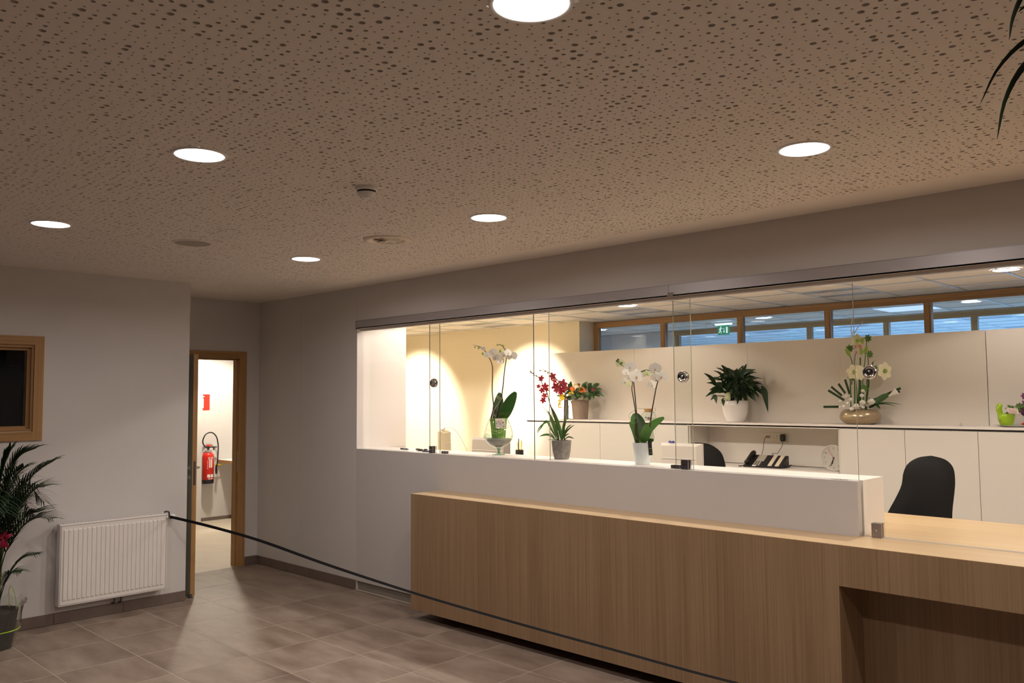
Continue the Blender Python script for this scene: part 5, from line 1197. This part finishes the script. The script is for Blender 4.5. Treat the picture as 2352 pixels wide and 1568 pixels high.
obj('pot', MB().lathe([(0, .004), (.105, .004), (.140, .25), (.132, .25), (.125, .22), (0, .22)], (0, 0, 0), 32), mat('dark_pot', (.03, .026, .024), .5), pp, sm=False)
obj('soil', MB().lathe([(0, .225), (.128, .225)], (0, 0, 0), 24), SOIL, pp)
V = []; nn = 36; lv = ((.118, .003), (.150, .14), (.165, .27), (.185, .31))
for j, (rr, zz) in enumerate(lv):
    for i in range(nn): a = i * 2 * PI / nn; q = rr * (1 + .05 * math.sin(i * 2.3 + j * 2) + .02 * math.sin(i * 5.1)); V.append((q * math.cos(a), q * math.sin(a), zz + (.02 * math.sin(i * 1.9) if j == 3 else 0)))
obj('cellophane_wrap', MB().add(V, [(j * nn + i, j * nn + (i + 1) % nn, (j + 1) * nn + (i + 1) % nn, (j + 1) * nn + i) for j in range(3) for i in range(nn)]), CELLO, pp, sm=True)
obj('lime_band', MB().tube([(.151 * math.cos(a * PI / 16), .151 * math.sin(a * PI / 16), .125) for a in range(33)], .004, 6), LIME, pp)
obj('white_label', MB().box(-.05, .05, -.158, -.154, .10, .23), WHITES, pp)
obj('curled_ribbon', MB().tube(smooth([(.10, .06, .28), (.12, .05, .40), (.15, .06, .42), (.16, .08, .34), (.14, .09, .27)], 14), .002, 5), LIME, pp)
for i in range(9):
    a = random.uniform(0, 6.28); r_ = random.uniform(.01, .06); obj('cane', MB().tube(smooth([(r_ * math.cos(a), r_ * math.sin(a), .22), (r_ * 1.2 * math.cos(a), r_ * 1.2 * math.sin(a), .45), (r_ * 1.6 * math.cos(a), r_ * 1.6 * math.sin(a), .68)], 6), [.009, .005], 7), PALMS, pp)
Sp = Sk(5, 1483, .00300); k3 = Sp.k
fr_px = [[(0, 1300), (8, 1180), (25, 1090), (45, 1055), (76, 1040)], [(5, 1300), (20, 1200), (50, 1130), (85, 1090), (118, 1068)], [(8, 1310), (25, 1230), (60, 1165), (90, 1130), (118, 1124)], [(8, 1320), (28, 1250), (55, 1205), (85, 1185), (105, 1180)],
         [(10, 1330), (30, 1260), (60, 1215), (95, 1195), (126, 1198)], [(12, 1390), (25, 1330), (50, 1290), (85, 1280)], [(12, 1400), (22, 1350), (40, 1318), (68, 1312)], [(0, 1300), (2, 1150), (10, 1080), (22, 1042)], [(5, 1300), (15, 1180), (40, 1110), (70, 1080)]]
for i, pts in enumerate(fr_px):
    thin = i in (5, 6)
    w_ = random.uniform(-.06, .10); L2 = [Sp(x, y, w_ * j / (len(pts) - 1)) for j, (x, y) in enumerate(pts)]
    frond(pp, L2, 20, .13 if thin else .21, .009 if thin else .013, .35 if thin else .15, .35 if thin else .18)
for i in range(22):
    a = math.radians(100 + i * 12); ln = random.uniform(.25, .36); h_ = random.uniform(.88, 1.14)
    dx, dy = math.cos(a), math.sin(a)
    if dx < -.3: ln *= .75
    frond(pp, [(0, 0, .5), (dx * ln * .3, dy * ln * .3, .8), (dx * ln * .7, dy * ln * .7, h_), (dx * ln * 1.1, dy * ln * 1.1, h_ - .1)], 18, .22, .014, .25)
rb = MB(); c0 = Sp(36, 1240, -.06)
for a in (40, 80, 130, 220, 260, 300): d_ = RXV * math.cos(math.radians(a)) + UPV * math.sin(math.radians(a)); rb.leaf([c0, c0 + d_ * .035 + FRONT * .02, c0 + d_ * .06], .026, FRONT, 6, .2, ell)
obj('pink_bow', rb, mat('pink_ribbon', (.50, .02, .08), .45), pp, sm=True)

p2 = thing('tall_palm', 'dark arching palm leaflets hanging in at the top right corner', 'potted plant', (1.0, -3.0, 0))
obj('pot', MB().lathe([(0, 0), (.16, 0), (.20, .35), (.19, .35), (.18, .31), (0, .31)], (0, 0, 0), 32), TAUPE, p2, sm=False)
obj('cane', MB().tube([(0, 0, .3), (.02, 0, .9), (-.02, -.02, 1.5)], [.025, .018], 8), PALMS, p2)
def P2(v_): return Vector(v_) - Vector((1.0, -3.0, 0))
rach = [(.98, -3.02, 1.45), (.86, -3.05, 2.0), (.62, -3.10, 2.26), (.42, -3.14, 2.27), (.26, -3.17, 2.215)]
obj('frond_stem', MB().tube(smooth([P2(q) for q in rach], 20), [.009, .003], 7), PALMS, p2, sm=True)
tap = lambda q: min(1, .5 + q * 2) * (1 - q) ** .55 if q < 1 else .01
for q, wd in (([(.2700, -3.170, 2.215), (.2188, -3.1797, 2.1896), (.1938, -3.1729, 2.1624), (.1785, -3.1655, 2.1364), (.1716, -3.1575, 2.1117)], .013),
              ([(.40, -3.145, 2.265), (.31, -3.15, 2.19), (.2329, -3.1497, 2.1237), (.1868, -3.1524, 2.1069), (.1546, -3.1501, 2.08), (.1314, -3.1432, 2.0416)], .011),
              ([(.44, -3.138, 2.27), (.31, -3.145, 2.17), (.2318, -3.1463, 2.1142), (.1836, -3.1432, 2.0794), (.1587, -3.1366, 2.0421), (.1452, -3.1263, 1.9956)], .016),
              ([(.27, -3.168, 2.22), (.2147, -3.1665, 2.1573), (.198, -3.1665, 2.1492), (.1846, -3.166, 2.141)], .008)):
    obj('leaflet', MB().leaf([P2(a) for a in q], wd, FRONT + RXV * .3, 16, .15, tap), PALM, p2, sm=True)
for i in range(5):
    a = -.9 + i * .45; dx, dy = math.cos(a), math.sin(a)
    frond(p2, [(0, 0, 1.4), (dx * .2, dy * .2, 1.9), (dx * .5, dy * .5, 2.15), (dx * .8, dy * .8, 2.0)], 14, .28, .015, .5)

# keep foliage clear of the walls it stands against
def clear(root, axis, lim, sign):
    for o in root.children:
        if o.type != 'MESH': continue
        me_ = o.data; n_ = len(me_.vertices); a_ = np.empty(n_ * 3, np.float32); me_.vertices.foreach_get('co', a_); a_ = a_.reshape(-1, 3)
        L_ = lim - root.location[axis]
        if sign > 0: bad = a_[:, axis] < L_
        else: bad = a_[:, axis] > L_
        if bad.any(): a_[bad, axis] = L_ + (a_[bad, axis] - L_) * .02; me_.vertices.foreach_set('co', a_.reshape(-1)); me_.update()
clear(pp, 0, XL + .03, 1)
for o in bpy.data.objects:
    if o.name in ('orchid_snifter', 'crimson_orchid', 'white_orchid'): clear(o, 1, .072, 1)
for o in bpy.data.objects:
    if o.name in ('peace_lily', 'bronze_bowl_arrangement', 'gerbera_basket', 'lime_green_jug_plant'): clear(o, 1, 3.835, -1)
